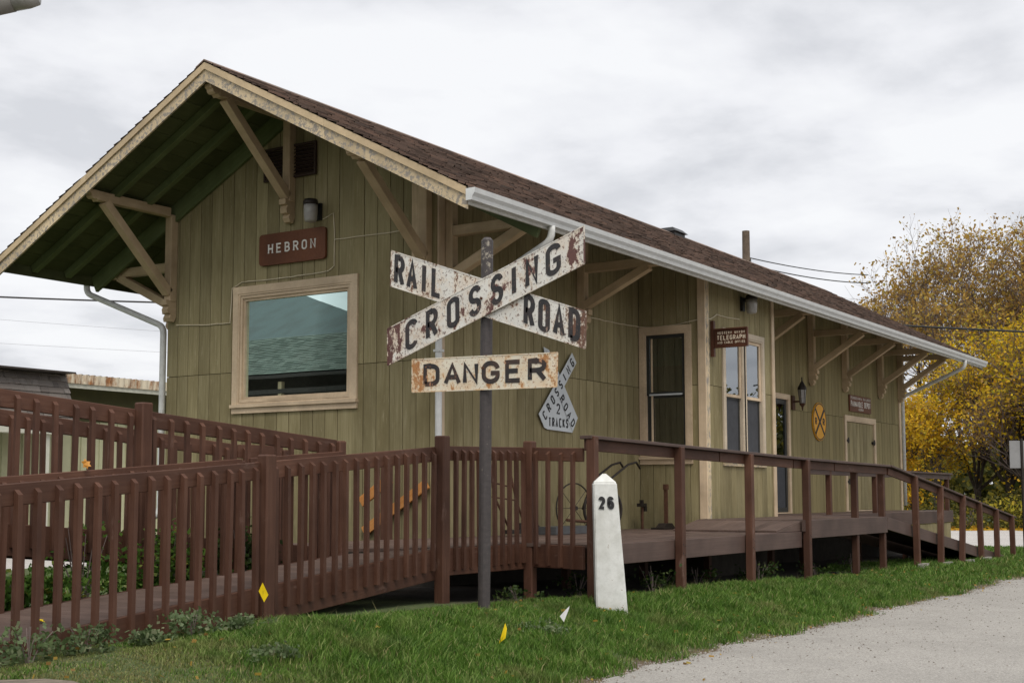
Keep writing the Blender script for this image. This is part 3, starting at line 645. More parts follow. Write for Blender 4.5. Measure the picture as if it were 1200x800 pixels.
bracket(0, 2.335, -1, 0, 4.20, 5.44, 5.43, 1.50, 4.36, 1.24)
stick('corner_board', depot, 'bracket', (-.014, .30, 3.3), (-.014, .30, 4.30), .13, .024, (-1, 0, 0))
# ---- louvred vent in the gable
mb = MB(); y0, y1, z0, z1 = 1.90, 2.80, 4.62, 5.06
mb.box((-.05, y0, z0), (-.02, y0+.03, z1)); mb.box((-.05, y1-.03, z0), (-.02, y1, z1)); mb.box((-.05, y0+.03, z0), (-.02, y1-.03, z0+.03)); mb.box((-.05, y0+.03, z1-.03), (-.02, y1-.03, z1)); mb.box((-.006, y0+.03, z0+.03), (.0, y1-.03, z1-.03))
vt = mb.build('louvre_vent', 'ventbrown', depot)
for k in range(8):
    z = z0+.055+k*.046; stick('slat', vt, 'ventbrown', (-.03, y0+.03, z), (-.03, y1-.03, z), .045, .008, (-.6, 0, .8), 0)
# ---- windows and doors
def window(P0, du, nrm, a, b, z0, z1, trim, tw, proud=.03, sill=True, head=None):
    P0, du, nrm = V(P0), V(du), V(nrm); Q = lambda s, z, n: P0+du*s+nrm*n+V((0, 0, z))
    mb = MB(); hw = head or tw
    def bx(s0, s1, za, zb, n0, n1): mb.prism([Q(s0, za, n0), Q(s1, za, n0), Q(s1, zb, n0), Q(s0, zb, n0)], nrm*(n1-n0))
    bx(a-tw, a, z0, z1, .002, proud); bx(b, b+tw, z0, z1, .002, proud); bx(a-tw, b+tw, z1, z1+hw, .002, proud+.003)
    # jambs
    bx(a, a+.025, z0, z1, -.10, proud-.006); bx(b-.025, b, z0, z1, -.10, proud-.006); bx(a+.025, b-.025, z1-.025, z1, -.10, proud-.006); bx(a+.025, b-.025, z0, z0+.02, -.10, proud-.006)
    wn = mb.build('window', trim, depot)
    if sill:
        mb = MB(); 
        def bx2(s0, s1, za, zb, n0, n1): mb.prism([Q(s0, za, n0), Q(s1, za, n0), Q(s1, zb, n0), Q(s0, zb, n0)], nrm*(n1-n0))
        bx2(a-tw-.01, b+tw+.01, z0-.045, z0-.003, .002, proud+.03); bx2(a-tw, b+tw, z0-.12, z0-.046, .002, proud); mb.build('sill', trim, wn)
    return wn, Q
def rectframe(Q, nrm, s0, s1, z0, z1, w_, n0, n1):
    mb = MB(); nrm = V(nrm)
    for (a, b, c, d) in ((s0, s0+w_, z0, z1), (s1-w_, s1, z0, z1), (s0+w_, s1-w_, z0, z0+w_), (s0+w_, s1-w_, z1-w_, z1)):
        mb.prism([Q(a, c, n0), Q(b, c, n0), Q(b, d, n0), Q(a, d, n0)], nrm*(n1-n0))
    return mb
def panel(Q, nrm, s0, s1, z0, z1, n, th, name, mat, parent):
    mb = MB(); mb.prism([Q(s0, z0, n), Q(s1, z0, n), Q(s1, z1, n), Q(s0, z1, n)], V(nrm)*th); return mb.build(name, mat, parent)
nE = (-1, 0, 0)
wn, Q = window((0, 0, 0), (0, 1, 0), nE, WIN[0], WIN[1], WIN[2], WIN[3], 'cream', .095)
rectframe(Q, nE, 1.328, 3.212, 1.725, 3.142, .035, -.04, .012).build('sash', 'cream', wn)
rectframe(Q, nE, 1.364, 3.176, 1.761, 3.106, .035, -.06, -.012).build('sash', 'cream', wn)
panel(Q, nE, 1.397, 3.143, 1.794, 3.073, -.05, .004, 'pane', 'glass_big', wn)
# side window of the bay
nS = (-1, 0, 0); wn, Q = window((BX0, 0, 0), (0, -1, 0), nS, .10, .80, 1.08, 2.94, 'cream', .085, head=.10)
rectframe(Q, nS, .127, .773, 1.10, 2.01, .05, -.06, -.03).build('sash', 'blackpaint', wn)
rectframe(Q, nS, .127, .773, 2.0, 2.912, .05, -.03, .0).build('sash', 'blackpaint', wn)
panel(Q, nS, .20, .225, 1.12, 2.90, -.025, .02, 'track', 'cream', wn)
panel(Q, nS, .178, .722, 1.995, 2.02, .002, .012, 'meeting_rail', 'signgrey', wn)
panel(Q, nS, .178, .722, 1.15, 1.96, -.045, .004, 'pane', 'glass', wn); panel(Q, nS, .178, .722, 2.05, 2.862, -.018, .004, 'pane', 'glass', wn)
sh = panel(Q, nS, .16, .74, 2.45, 2.92, -.14, .004, 'window_shade', 'shade', wn)
# front windows of the bay
nF = (0, -1, 0); mb = MB(); Qb = lambda s, z, n: V((BX0+s, BY-n, z))
wb, Q = window((BX0, BY, 0), (1, 0, 0), nF, .70, 1.38, 1.06, 2.96, 'peelup2', .085, sill=False)
wb2, Q = window((BX0, BY, 0), (1, 0, 0), nF, 1.50, 2.18, 1.06, 2.96, 'peelup2', .085, sill=False)
panel(Q, nF, .61, 2.27, .94, 1.015, .002, .03, 'sill', 'peel', wb); panel(Q, nF, .60, 2.28, 1.016, 1.055, .002, .06, 'sill', 'peel', wb)
for wnn, a, b in ((wb, .70, 1.38), (wb2, 1.50, 2.18)):
    rectframe(Q, nF, a+.027, b-.027, 1.082, 2.02, .045, -.06, -.03).build('sash', 'blackpaint', wnn)
    rectframe(Q, nF, a+.027, b-.027, 2.0, 2.93, .045, -.03, .0).build('sash', 'cream', wnn)
    panel(Q, nF, a+.072, b-.072, 1.127, 1.975, -.045, .004, 'screen', 'screen', wnn)
    panel(Q, nF, a+.072, b-.072, 2.045, 2.885, -.02, .004, 'pane', 'glass_bay', wnn)
# entrance door with glass storm door
dr, Q = window((0, 0, 0), (1, 0, 0), nF, 10.45, 11.38, .155, 2.33, 'cream', .075, sill=False)
rectframe(Q, nF, 10.478, 11.352, .18, 2.30, .085, -.05, -.01).build('storm_door', 'blackpaint', dr)
panel(Q, nF, 10.563, 11.267, 1.19, 2.215, -.035, .004, 'pane', 'glass_bay', dr); panel(Q, nF, 10.563, 11.267, .265, 1.11, -.04, .01, 'screen', 'screen', dr); panel(Q, nF, 10.563, 11.267, 1.11, 1.19, -.045, .03, 'crossbar', 'blackpaint', dr)
panel(Q, nF, 10.59, 10.62, 1.2, 1.3, .0, .04, 'handle', 'iron', dr)
# freight door: two leaves
fd, Q = window((0, 0, 0), (1, 0, 0), nF, FD0, FD1, .155, 2.08, 'cream', .10, sill=False)
for a, b in ((FD0+.03, (FD0+FD1)/2-.004), ((FD0+FD1)/2+.004, FD1-.03)):
    lf = panel(Q, nF, a, b, .18, 2.05, -.03, .004, 'door_leaf', 'groove', fd)
    n_ = 4; w_ = (b-a)/n_
    for k in range(n_): stick('door_board', lf, 'siding', (a+w_*(k+.5), .012, .185), (a+w_*(k+.5), .012, 2.045), w_-.008, .018, (0, -1, 0), 0)
for z in (.75, 1.62):
    for xh in (FD0+.06, FD1-.06): 
        mb = MB(); mb.box((xh-.09, -.034, z), (xh+.09, -.003, z+.05)); mb.box((xh-.03, -.045, z-.03), (xh+.03, -.034, z+.09)); mb.build('hinge', 'iron', fd)
mb = MB(); mb.box(((FD0+FD1)/2-.10, -.03, 1.08), ((FD0+FD1)/2+.02, -.004, 1.14)); mb.build('latch', 'iron', fd)
# roof vent on the ridge
mb = MB(); mb.box((11.02, 2.15, 5.66), (11.5, 2.45, 5.74)); rv = mb.build('roof_vent', 'black', depot)
mb = MB(); mb.prism([(10.97, 2.1, 5.75), (11.55, 2.1, 5.75), (11.48, 2.2, 5.84), (11.04, 2.2, 5.84)], (0, .4, 0)); mb.build('vent_cap', 'black', rv)
# ------------------------------------------------------------------ deck, ramps and railings
deck = thing('wooden_deck', 'long brown wooden deck with post and rail along the depot side and picket landing', 'deck', (3, -2, -.6))
PLW = .14
def planks_x(x0, x1, y0, y1, z, parent, th=.035):
    n = max(1, round((y1-y0)/PLW)); wd = (y1-y0)/n
    for k in range(n):
        y = y0+wd*(k+.5); br = x0+(x1-x0)*random.uniform(.3, .7) if x1-x0 > 3.5 else None
        for a, b in ((x0, br-.003), (br+.003, x1)) if br else ((x0, x1),):
            dz = random.uniform(-.003, .002); stick('plank', parent, 'deck', (a, y, z-th/2+dz), (b, y, z-th/2+dz), wd-.0035, th, (0, 0, 1), 0)
planks_x(-.93, 4.9, -2.64, -1.80, 0, deck); planks_x(.0, 4.9, -1.80, -1.12, 0, deck); planks_x(.03, BX0-.01, -1.12, -.03, 0, deck)
# landing at the gable end, planks across
lp = [(-2.98, -1.12), (-2.36, -1.74), (-1.02, -1.80)]
n = 21
for k in range(n):
    x = -2.95+(2.94)*(k+.5)/n; wd = 2.94/n-.002
    ylo = -1.12+(x+2.98)*(-.62/.62) if x < -2.36 else -1.78
    yhi = .40-(x+2.98)*.12
    stick('plank', deck, 'deck', (x, ylo, -.0175+random.uniform(-.003, .002)), (x, yhi, -.0175), wd, .035, (0, 0, 1), .003)
# sloping wedge up to the higher deck, and the higher deck
n = 11
for k in range(n):
    y = -2.64+(2.64-1.12)*(k+.5)/n; wd = 1.52/n-.0035
    stick('plank', deck, 'deck', (4.05, y, .012), (4.93, y, .128), wd, .03, (0, 0, 1), .003)
mb = MB(); mb.prism([(4.05, -1.115, .001), (5.23, -1.115, .001), (5.23, -1.115, .155), (4.95, -1.115, .15)], (0, .03, 0)); mb.prism([(4.02, -2.665, .003), (4.93, -2.665, .003), (4.93, -2.665, .14)], (0, .02, 0)); mb.build('ramp_side', 'deck', deck)
planks_x(4.94, 8.72, -2.64, BY-.03, .15, deck); planks_x(BX1+.02, 8.72, BY-.02, -.03, .15, deck); planks_x(8.73, 18.0, -1.28, -.03, .15, deck)
def beamb(a, b, h=.21, w_=.045, nm='rim_beam', par=None): return stick(nm, par or deck, 'beam', a, b, w_, h)
zt_ = -.125
for a, b in ((-1.06, .87), (.93, 2.88), (2.94, 4.86)): beamb((a, -2.665, -.112), (b, -2.665, -.112), .215)
beamb((4.94, -2.665, .02), (8.72, -2.665, .02), .255)
beamb((8.73, -1.30, .02), (18.0, -1.30, .02), .26); beamb((18.02, -1.30, .02), (18.02, -.03, .02), .25)
mb = MB(); mb.box((4.85, -2.74, .0), (4.98, -2.69, .155)); mb.build('block', 'beam', deck)
RY = -2.7; POSTX = [-1.11, .90, 2.91, 4.92, 7.32, 8.66]
def railz(x): return float(np.interp(x, [-1.11, 2.9, 4.92, 8.72, 17.5], [1.10, 1.04, 1.01, .98, .03]))
for i, x in enumerate(POSTX):
    y = RY-.045 if i < 4 else RY+.08
    zg = float(gh(x, y)); stick('post', deck, 'fence', (x, y, zg-.1), (x, y, railz(x)-.03 if i else 1.09), .095, .095, (0, 1, 0), .006)
pts = [(-1.14, .0), (2.2, 0), (4.6, 0), (8.74, 0)]
segx = [-1.17, 2.1, 4.55, 6.2, 8.72]
for a, b in zip(segx[:-1], segx[1:]):
    stick('handrail', deck, 'beam', (a, RY, railz(a)-.018), (b-.003, RY, railz(b)-.018), .14, .034)
    stick('rail_board', deck, 'fence', (a+.03, RY+.018, railz(a)-.095), (b-.004, RY+.018, railz(b)-.095), .036, .115)
# ramp down at the far end
def rmp(x): return .15-(x-8.72)*.115
stick('ramp_surface', deck, 'deck', (8.74, -2.0, .127), (16.8, -2.0, rmp(16.8)-.023), 1.24, .04)
stick('rim_beam', deck, 'beam', (8.74, -2.665, .04), (16.9, -2.665, rmp(16.9)-.11), .04, .20); stick('rim_beam', deck, 'beam', (8.74, -1.345, .03), (16.9, -1.345, rmp(16.9)-.12), .04, .20)
stick('handrail', deck, 'beam', (8.72, RY-.02, railz(8.72)-.018), (17.5, RY-.02, railz(17.5)-.018), .14, .034)
stick('rail_board', deck, 'fence', (8.74, RY+.0, railz(8.74)-.10), (17.45, RY+.0, railz(17.45)-.10), .036, .11)
for x, tilt in ((10.07, .02), (11.60, -.05), (13.10, -.10), (14.45, .03), (15.8, .0), (17.2, .02)):
    zg = float(gh(x, RY)); p = stick('post', deck, 'fence', (x+tilt, RY-.06, zg+.02), (x-tilt, RY-.06, railz(x)-.02), .10, .10, (0, 1, 0), .006)
for x in (10.07, 11.60, 13.15, 14.5):
    zg = float(gh(x, RY))
    for k in (-1, 1):
        mb = MB(); xx = x+k*.11+.02; mb.box((xx-.09, RY-.20, zg-.05), (xx+.09, RY-.12, zg+.09)); mb.build('concrete_block', 'concrete', deck)
# rail along the walkway behind the ramp
for a, b in ((8.9, 13.4), (13.41, 17.98)):
    stick('handrail', deck, 'beam', (a, -1.30, .97), (b, -1.30, .96), .09, .035); stick('rail_board', deck, 'beam', (a, -1.285, .90), (b, -1.285, .89), .036, .10)
for x in (10.02, 12.6, 15.2, 17.75): stick('post', deck, 'fence', (x, -1.26, .13), (x, -1.26, .94), .09, .09, (0, 1, 0), .006)
for x in (15.4, 16.0, 16.6, 17.2): stick('skirt_board', deck, 'siding', (x+.3, -1.30, -.82), (x+.3, -1.30, -.12), .59, .02, (0, -1, 0), 0)
# braces and posts beneath
for x in (.9, 2.9, 4.9, 7.3, 8.7, 11.6, 14.5): stick('post', deck, 'fence', (x, -1.25, float(gh(x, -1.2))-.1), (x, -1.25, -.06 if x < 5 else .10), .09, .09, (0, 1, 0), .004)
for x in np.arange(-.6, 4.9, .6): stick('joist', deck, 'beam', (x, -2.62, -.13), (x, -.05, -.13), .04, .16)
for x in np.arange(5.1, 8.7, .6): stick('joist', deck, 'beam', (x, -2.62, .02), (x, -1.15, .02), .04, .16)
# ---- picket railings
def rail(parent, a, b, za, zb, pk_side, pitch, p_bot, h_board=.14, skip_ends=.06, pickets=True, cap=True, top_off=0.0, pw=.038):
    """a, b plan points; za, zb the top of the rail; pk_side +1/-1 the side carrying the balusters; p_bot(z offset below rail top)"""
    A, B = V((*a, za)), V((*b, zb)); d = (B-A); ln = math.hypot(d.x, d.y); u = V((d.x/ln, d.y/ln, 0)); nrm = V((-u.y, u.x, 0))*pk_side
    stick('rail', parent, 'fence', A-V((0, 0, h_board/2)), B-V((0, 0, h_board/2)), .036, h_board, (0, 0, 1), .005)
    if pickets:
        n = int((ln-2*skip_ends)/pitch); st = (ln-2*skip_ends)/n
        for k in range(n+1):
            s = skip_ends+st*k; t = s/ln; P = A+d*t+nrm*(.018+pw/2+.001); jz = random.uniform(-.006, .006)
            picket(parent, P.x+u.x*random.uniform(-.005, .005), P.y, P.z-p_bot+jz, P.z-.035+jz*.5, nrm, pw, pw)
def low_beam(parent, a, b, za, zb, h=.24):
    stick('rim_beam', parent, 'fence', V((*a, za-h/2)), V((*b, zb-h/2)), .04, h, (0, 0, 1), .005)
def post(parent, x, y, ztop, zbot=None, s=.10, mat='fence'):
    zb = float(gh(x, y))-.12 if zbot is None else zbot
    p = stick('post', parent, mat, (x, y, zb), (x, y, ztop), s, s, (0, 1, 0), .012); return p
RH = .975
P520, P620, P690 = (-2.44, -1.79), (-.86, -1.80), (-1.11, -2.68)
rail(deck, (P520[0]+.05, P520[1]), (P620[0]-.05, P620[1]), RH, RH+.03, -1, .135, 1.20)
low_beam(deck, (P520[0]+.05, P520[1]), (P620[0]-.05, P620[1]), -.01, -.01, .26)
rail(deck, (P620[0], P620[1]-.05), (P690[0]+.02, P690[1]+.05), RH+.03, RH, -1, .165, 1.22, skip_ends=.13)
low_beam(deck, (P620[0], P620[1]-.05), (P690[0]+.02, P690[1]+.05), -.01, -.01, .24)
post(deck, P520[0], P520[1]-.05, 1.07, s=.115); post(deck, P620[0]-.01, P620[1]-.05, 1.07, s=.11)
# front ramp
ramp1 = thing('access_ramp', 'brown wooden ramp with picket railings rising to the landing, nearest the grass', 'ramp', (-5.6, -1.6, -.5), 'wooden access ramps')
A0, A1 = V((-9.2, -2.33, -.525)), V((-2.38, -1.775, -.003))          # near edge
B0, B1 = V((-9.2, -.93, -.525)), V((-3.02, -1.10, -.0))
n = 50; UP1 = (-.0765, 0, 1)
for k in range(n):
    t0, t1 = k/n, (k+1)/n
    def PT(s, t): 
        x = -9.2+(6.82)*t
        if s == 0: return A0.lerp(A1, t)
        tt = min(1, (x-B0.x)/(B1.x-B0.x)); p = B0.lerp(B1, tt); 
        if x > B1.x: p = V((x, B1.y-(x-B1.x)*.95, A0.lerp(A1, t).z)) 
        return p
    tm = (t0+t1)/2; a, b = PT(0, tm), PT(1, tm); b.z = a.z
    if (b-a).length > .1: stick('plank', ramp1, 'deck', a-V((0, 0, .018))+V((0, .03, 0)), b-V((0, 0, .018))-V((0, .03, 0)), 6.82/n-.002, .036, UP1, 0)
def zr(x): return -.525+(x+9.2)/6.82*.522
def Ay(x): return A0.y+(x+9.2)/6.82*(A1.y-A0.y)
def By(x): return B0.y+(x+9.2)/6.18*(B1.y-B0.y)
for a, b in ((-9.1, -7.85), (-7.75, -5.12), (-5.02, -2.50)):
    rail(ramp1, (a, Ay(a)), (b, Ay(b)), zr(a)+RH, zr(b)+RH, -1, .158, 1.17, skip_ends=.07)
    low_beam(ramp1, (a, Ay(a)), (b, Ay(b)), zr(a)-.0, zr(b)-.0, .29)
for x in (-7.80, -5.07): post(ramp1, x, Ay(x)-.04, zr(x)+RH+.055, s=.115)
for a, b in ((-9.1, -6.9), (-6.8, -4.35), (-4.25, -3.04)):
    rail(ramp1, (a, By(a)), (b, By(b)), zr(a)+RH, zr(b)+RH, -1, .158, 1.10, skip_ends=.07)
    low_beam(ramp1, (a, By(a)), (b, By(b)), zr(a), zr(b), .22)
for x in (-6.85, -4.3): post(ramp1, x, By(x)+.08, zr(x)+RH-.02, s=.09)
# upper ramp
ramp2 = thing('access_ramp', 'brown wooden ramp with picket railings climbing leftward behind the front ramp', 'ramp', (-5.5, -.1, -.4), 'wooden access ramps')
def y3(x): return -1.06+(-3.0-x)*.158
def y4(x): return .15+(-.76-x)*.093
F4E = -2.35
def z3(x): return max(0, (-3.0-x)*.088)
n = 46
for k in range(n):
    x = -3.05-(k+.5)*.142
    stick('plank', ramp2, 'deck', (x, y3(x)+.03, z3(x)-.02), (x, y4(x)-.03, z3(x)-.02), .140, .036, (.088, 0, 1), 0)
for a, b in ((-9.5, -7.6), (-7.5, -5.25), (-5.15, -3.08)):
    rail(ramp2, (a, y3(a)), (b, y3(b)), z3(a)+1.02, z3(b)+1.02, -1, .155, 1.20, skip_ends=.07); low_beam(ramp2, (a, y3(a)), (b, y3(b)), z3(a), z3(b), .25)
for x in (-7.55, -5.2): post(ramp2, x, y3(x)-.05, z3(x)+1.08, s=.115)
post(ramp2, -3.03, y3(-3.03), 1.02, s=.10)
for a, b in ((-9.5, -6.3), (-6.2, -3.05), (-2.95, F4E)):
    rail(ramp2, (a, y4(a)), (b, y4(b)), z3(a)+1.02, z3(b)+1.02, -1, .155, 1.18, skip_ends=.07); low_beam(ramp2, (a, y4(a)), (b, y4(b)), z3(a), z3(b), .25)
post(ramp2, F4E+.03, y4(F4E), .98, s=.10)
for x in (-6.25, -3.0, -.76): post(ramp2, x, y4(x)+.07 if x < -1 else y4(x), z3(x)+1.0, s=.09 if x < -1 else .11)
mb = MB()
for x in np.arange(-1.0, 8.6, .30):
    z = railz(x)-.055; y = RY-.0175
    if random.random() < .7: mb.box((x, y-.002, z), (x+.012, y, z+.012))
for x in POSTX[:4]:
    for z in (-.06, -.16): mb.box((x-.03, RY-.095, z), (x-.015, RY-.0905, z+.015)); mb.box((x+.015, RY-.095, z-.02), (x+.03, RY-.0905, z-.005))
mb.build('nail_head', 'iron', deck, kind='stuff')
# ------------------------------------------------------------------ signs
# crossbuck
SX = -3.12; cb = thing('crossbuck_sign', 'rusty RAIL ROAD CROSSING crossbuck with DANGER plate on a grey pipe in the grass', 'railroad sign', (-3.05, -2.75, -.5))
mb = MB(); mb.tube([(-3.05, -2.73, -.7), (-3.05, -2.77, 2.775)], .055, 16); mb.tube([(-3.05, -2.77, 2.775), (-3.05, -2.77, 2.80)], [.05, .03], 16); mb.build('pole', 'pipe', cb, False)
def blade(pts, x, mat, name, th=.012, sub=12):
    """pts: left-top, left-bottom, right-bottom, right-top as (y, z); folded tin edge"""
    lt, lb, rb, rt_ = [V((x, *p)) for p in pts]; mb = MB(); mb.prism([lt, lb, rb, rt_], (th, 0, 0)); o = mb.build(name, mat, cb)
    mb = MB(); r = .006
    for a, b in ((lt, lb), (lb, rb), (rb, rt_), (rt_, lt)): mb.bar(a+V((.002, 0, 0)), b+V((.002, 0, 0)), .010, .010)
    mb.build('edge_strip', mat, o); return o
rr = [(-1.74, 2.775), (-1.73, 2.445), (-3.81, 1.73), (-3.82, 2.045)]
cr_ = [(-1.715, 2.04), (-1.72, 1.70), (-3.82, 2.45), (-3.82, 2.775)]
b1 = blade(rr, SX, 'sign_white', 'blade'); b2 = blade(cr_, SX-.022, 'sign_white2', 'blade')
dp = [(-1.99, 1.74), (-1.99, 1.44), (-3.53, 1.42), (-3.54, 1.712)]
b3 = blade(dp, SX-.004, 'sign_orange', 'danger_plate')
def para(pts):
    lt, lb, rb, rt_ = [V((0, *p)) for p in pts]; return lb, (rb-lb), (lt-lb)
# screen u -> fraction along the blade
def fr(u, u0, u1, y0=-1.72, y1=-3.82):
    # fraction in the plane from the picture abscissa (perspective)
    return u
def yfrac(u):   # plane x = SX: picture abscissa -> y
    yw = math.radians(32.734); k = (u-600)/1568.95/math.cos(math.radians(5.167))
    dx, dy = math.cos(yw)+k*math.sin(yw), math.sin(yw)-k*math.cos(yw); t = (SX+12.912)/dx; return -9.37+dy*t
def blade_letters(pts, chars, mat, parent, x, hb, hh, wpx, t=.2):
    lb, ux, uy = para(pts); H = uy.length; Lx = ux.length; its = []
    y0, y1 = pts[1][0], pts[2][0]; uxn = ux/Lx
    for (c, u, wp) in chars:
        f = (yfrac(u)-y0)/(y1-y0)*Lx; wm = abs(yfrac(u+wp/2)-yfrac(u-wp/2)); its.append((c, f, hb*H, wm if c != 'I' else H*hh*.25, H*hh))
    return lettering('lettering', its, mat, parent, V((x, 0, 0))+lb, uxn, uy/H, (-1, 0, 0), .0025, t)
blade_letters(rr, [('R', 467, 13), ('A', 482, 13.5), ('I', 496, 5), ('L', 511, 13)], 'letter', b1, SX-.001, .08, .86, 0, .165)
blade_letters(rr, [('R', 620, 14), ('O', 637.5, 14.5), ('A', 655, 15), ('D', 673, 15)], 'letter', b1, SX-.001, .09, .86, 0, .165)
blade_letters(cr_, [('C', 484, 15), ('R', 508, 15), ('O', 533, 15.5), ('S', 558.5, 15.5), ('S', 584.5, 15.5), ('I', 604.5, 5), ('N', 625.5, 16.5), ('G', 651, 19)], 'letter', b2, SX-.023, .11, .80, 0, .17)
blade_letters(dp, [('D', 506, 19), ('A', 530.5, 20), ('N', 552, 18), ('G', 575.5, 21), ('E', 602, 19.5), ('R', 630, 22)], 'letter_rust', b3, SX-.005, .16, .68, 0, .205)
for y, z in ((-2.77, 2.24), (-2.77, 1.62)):
    mb = MB(); mb.tube([(SX-.034 if z > 2 else SX-.012, y, z), (SX-.024 if z > 2 else SX-.004, y, z)], .013, 8); mb.build('bolt', 'rust', b2 if z > 2 else b3)
mb = MB(); mb.box((SX+.013, -2.83, 2.17), (SX+.02, -2.70, 2.31)); mb.build('clamp', 'rust', cb)
# milepost
mp = thing('milepost', 'white painted concrete post numbered 26 leaning before the deck', 'milepost', (-1.22, -3.0, -.62))
az = math.radians(213); nf = V((math.cos(az), math.sin(az), 0)); sf = V((nf.y, -nf.x, 0)) ; sf = V((math.sin(math.radians(33)), -math.cos(math.radians(33)), 0)); nf = V((-math.cos(math.radians(33)), -math.sin(math.radians(33)), 0))
MB0 = V((-1.24, -3.02, -.75)); MTOP = V((-1.24, -3.02, 0))+sf*(-.062)+V((0, 0, .62)); vs = []
def mring(c, hw): return [c+sf*(a*hw)+nf*(b*hw) for a, b in ((-1,-1),(1,-1),(1,1),(-1,1))]
ringz = [(MB0, .155), (MB0.lerp(MTOP, .33), .142), (MB0.lerp(MTOP, .66), .128), (MTOP, .115)]
for c, hw in ringz: vs += mring(c, hw)
apex = MTOP+V((0, 0, .105)); vs.append(apex)
fs = [(0, 3, 2, 1)]+[(4*r+k, 4*r+(k+1) % 4, 4*r+4+(k+1) % 4, 4*r+4+k) for r in range(3) for k in range(4)]+[(12+k, 12+(k+1) % 4, 16) for k in range(4)]
bm = bmesh.new(); 
for v in vs: bm.verts.new(v)
bm.verts.ensure_lookup_table()
for f in fs: bm.faces.new([bm.verts[i] for i in f])
bmesh.ops.recalc_face_normals(bm, faces=bm.faces); bmesh.ops.bevel(bm, geom=bm.edges[:], offset=.012, segments=2, affect='EDGES')
me = bpy.data.meshes.new('shaft'); cc = (MB0+MTOP)/2; bmesh.ops.translate(bm, vec=-cc, verts=bm.verts); bm.to_mesh(me); bm.free(); me.materials.append(Mt['mile'])
sh = setm(bpy.data.objects.new('shaft', me), mp, Matrix.Translation(cc))
upm = (MTOP-MB0).normalized(); pn = MB0.lerp(MTOP, .855)+nf*.124
slope_n = (nf+V((0, 0, .03))).normalized()
lettering('number', [('2', -.043, -.06, .068, .125), ('6', .043, -.06, .068, .125)], 'letterblack', mp, pn, sf, upm, slope_n, .006, .24)
# station name board on the gable
hb_ = thing('station_sign', 'brown HEBRON name board with clipped corners above the gable window', 'sign', (-.04, 2.29, 3.5))
c_ = .05; y0, y1, z0, z1 = 1.72, 2.86, 3.505, 3.92
mb = MB(); 
poly = []
for (cy, cz, a0) in ((y1-c_, z1-c_, 0), (y0+c_, z1-c_, 90), (y0+c_, z0+c_, 180), (y1-c_, z0+c_, 270)):
    for k in range(5): a = math.radians(a0+90*k/4); poly.append((-.012, cy+c_*math.cos(a), cz+c_*math.sin(a)))
mb.prism(poly, (-.035, 0, 0)); bo = mb.build('board', 'brownsign', hb_)
lettering('lettering', [(c, .205+i*.146, .15, .088, .128) for i, c in enumerate('HEBRON')], 'letterwhite', hb_, (-.048, y1, z0), (0, -1, 0), (0, 0, 1), (-1, 0, 0), .003, .16, True)
# wall lights
def jar_light(P, outv, label, g):
    P = V(P); o = V(outv); t = thing('wall_light', label, 'wall light', P, g)
    mb = MB(); e1 = V((0, 0, 1)); s = V((-o.y, o.x, 0))
    mb.prism([P+s*.05+e1*.14, P-s*.05+e1*.14, P-s*.05-e1*.08, P+s*.05-e1*.08], o*.04); mb.tube([P+o*.04+e1*.09, P+o*.13+e1*.10], .03, 10); mb.build('arm', 'black', t)
    c = P+o*.17; mb = MB(); mb.lathe(c, [(.03, .175), (.085, .165), (.098, .12), (.095, .095)], 18); mb.build('cap', 'iron', t, True)
    mb = MB(); mb.lathe(c, [(.088, .095), (.09, .02), (.082, -.09), (.07, -.12), (.03, -.13)], 18); mb.build('globe', 'jar', t, True)
jar_light((-.005, 1.86, 4.09), (-1, 0, 0), 'round jar lamp on the gable above the HEBRON board', 'jar lamps on the walls')
jar_light((6.66, BY-.005, 3.46), (0, -1, 0), 'round jar lamp on the bay above the telegraph board', 'jar lamps on the walls')
lt = thing('wall_lantern', 'dark coach lantern with pointed cap beside the entrance door', 'lantern', (11.65, -.03, 2.3))
c = V((11.65, -.20, 2.35)); mb = MB(); mb.box((11.57, -.03, 2.13), (11.73, -.002, 2.40)); mb.box((11.62, -.2, 2.27), (11.68, -.03, 2.30)); mb.build('bracket', 'rust', lt)
mb = MB(); mb.lathe(c, [(.09, .16), (.085, .20), (.03, .30), (.012, .33), (.012, .40)], 6); mb.build('cap', 'iron', lt)
mb = MB(); mb.lathe(c, [(.05, -.10), (.075, .155)], 6); mb.build('glass', 'jar', lt)
mb = MB(); mb.lathe(c, [(.01, -.24), (.02, -.17), (.06, -.12), (.055, -.10)], 6); mb.build('base', 'rust', lt)
mb = MB()
for k in range(6):
    a = 2*math.pi*k/6; mb.tube([c+V((.052*math.cos(a), .052*math.sin(a), -.10)), c+V((.078*math.cos(a), .078*math.sin(a), .155))], .006, 4)
mb.build('cage', 'iron', lt)
# telegraph sign hanging out from the bay corner
tg = thing('telegraph_sign', 'brown WESTERN UNION TELEGRAPH board hung out from the bay', 'sign', (5.45, -1.3, 2.7))
mb = MB(); mb.box((5.40, BY-.085, 2.55), (5.46, BY-.031, 3.09)); mb.build('wall_post', 'darksign', tg)
mb = MB(); y0, y1, z0, z1 = BY-.09, BY-.62, 2.68, 2.96; mb.box((5.415, y1, z0), (5.445, y0, z1)); mb.build('board', 'darksign', tg)
for (a, b) in (((5.408, y0, z1-.006), (5.408, y1, z1-.006)), ((5.408, y0, z0+.006), (5.408, y1, z0+.006)), ((5.408, y1+.01, z0), (5.408, y1+.01, z1))): stick('moulding', tg, 'darksign', a, b, .022, .024, (0, 0, 1), .004)
L_ = y0-y1; its = text_items('WESTERN UNION', .045, L_-.04, .198, .038)+text_items('TELEGRAPH', .035, L_-.03, .110, .070, .62)+text_items('AND CABLE OFFICE', .045, L_-.035, .055, .036)
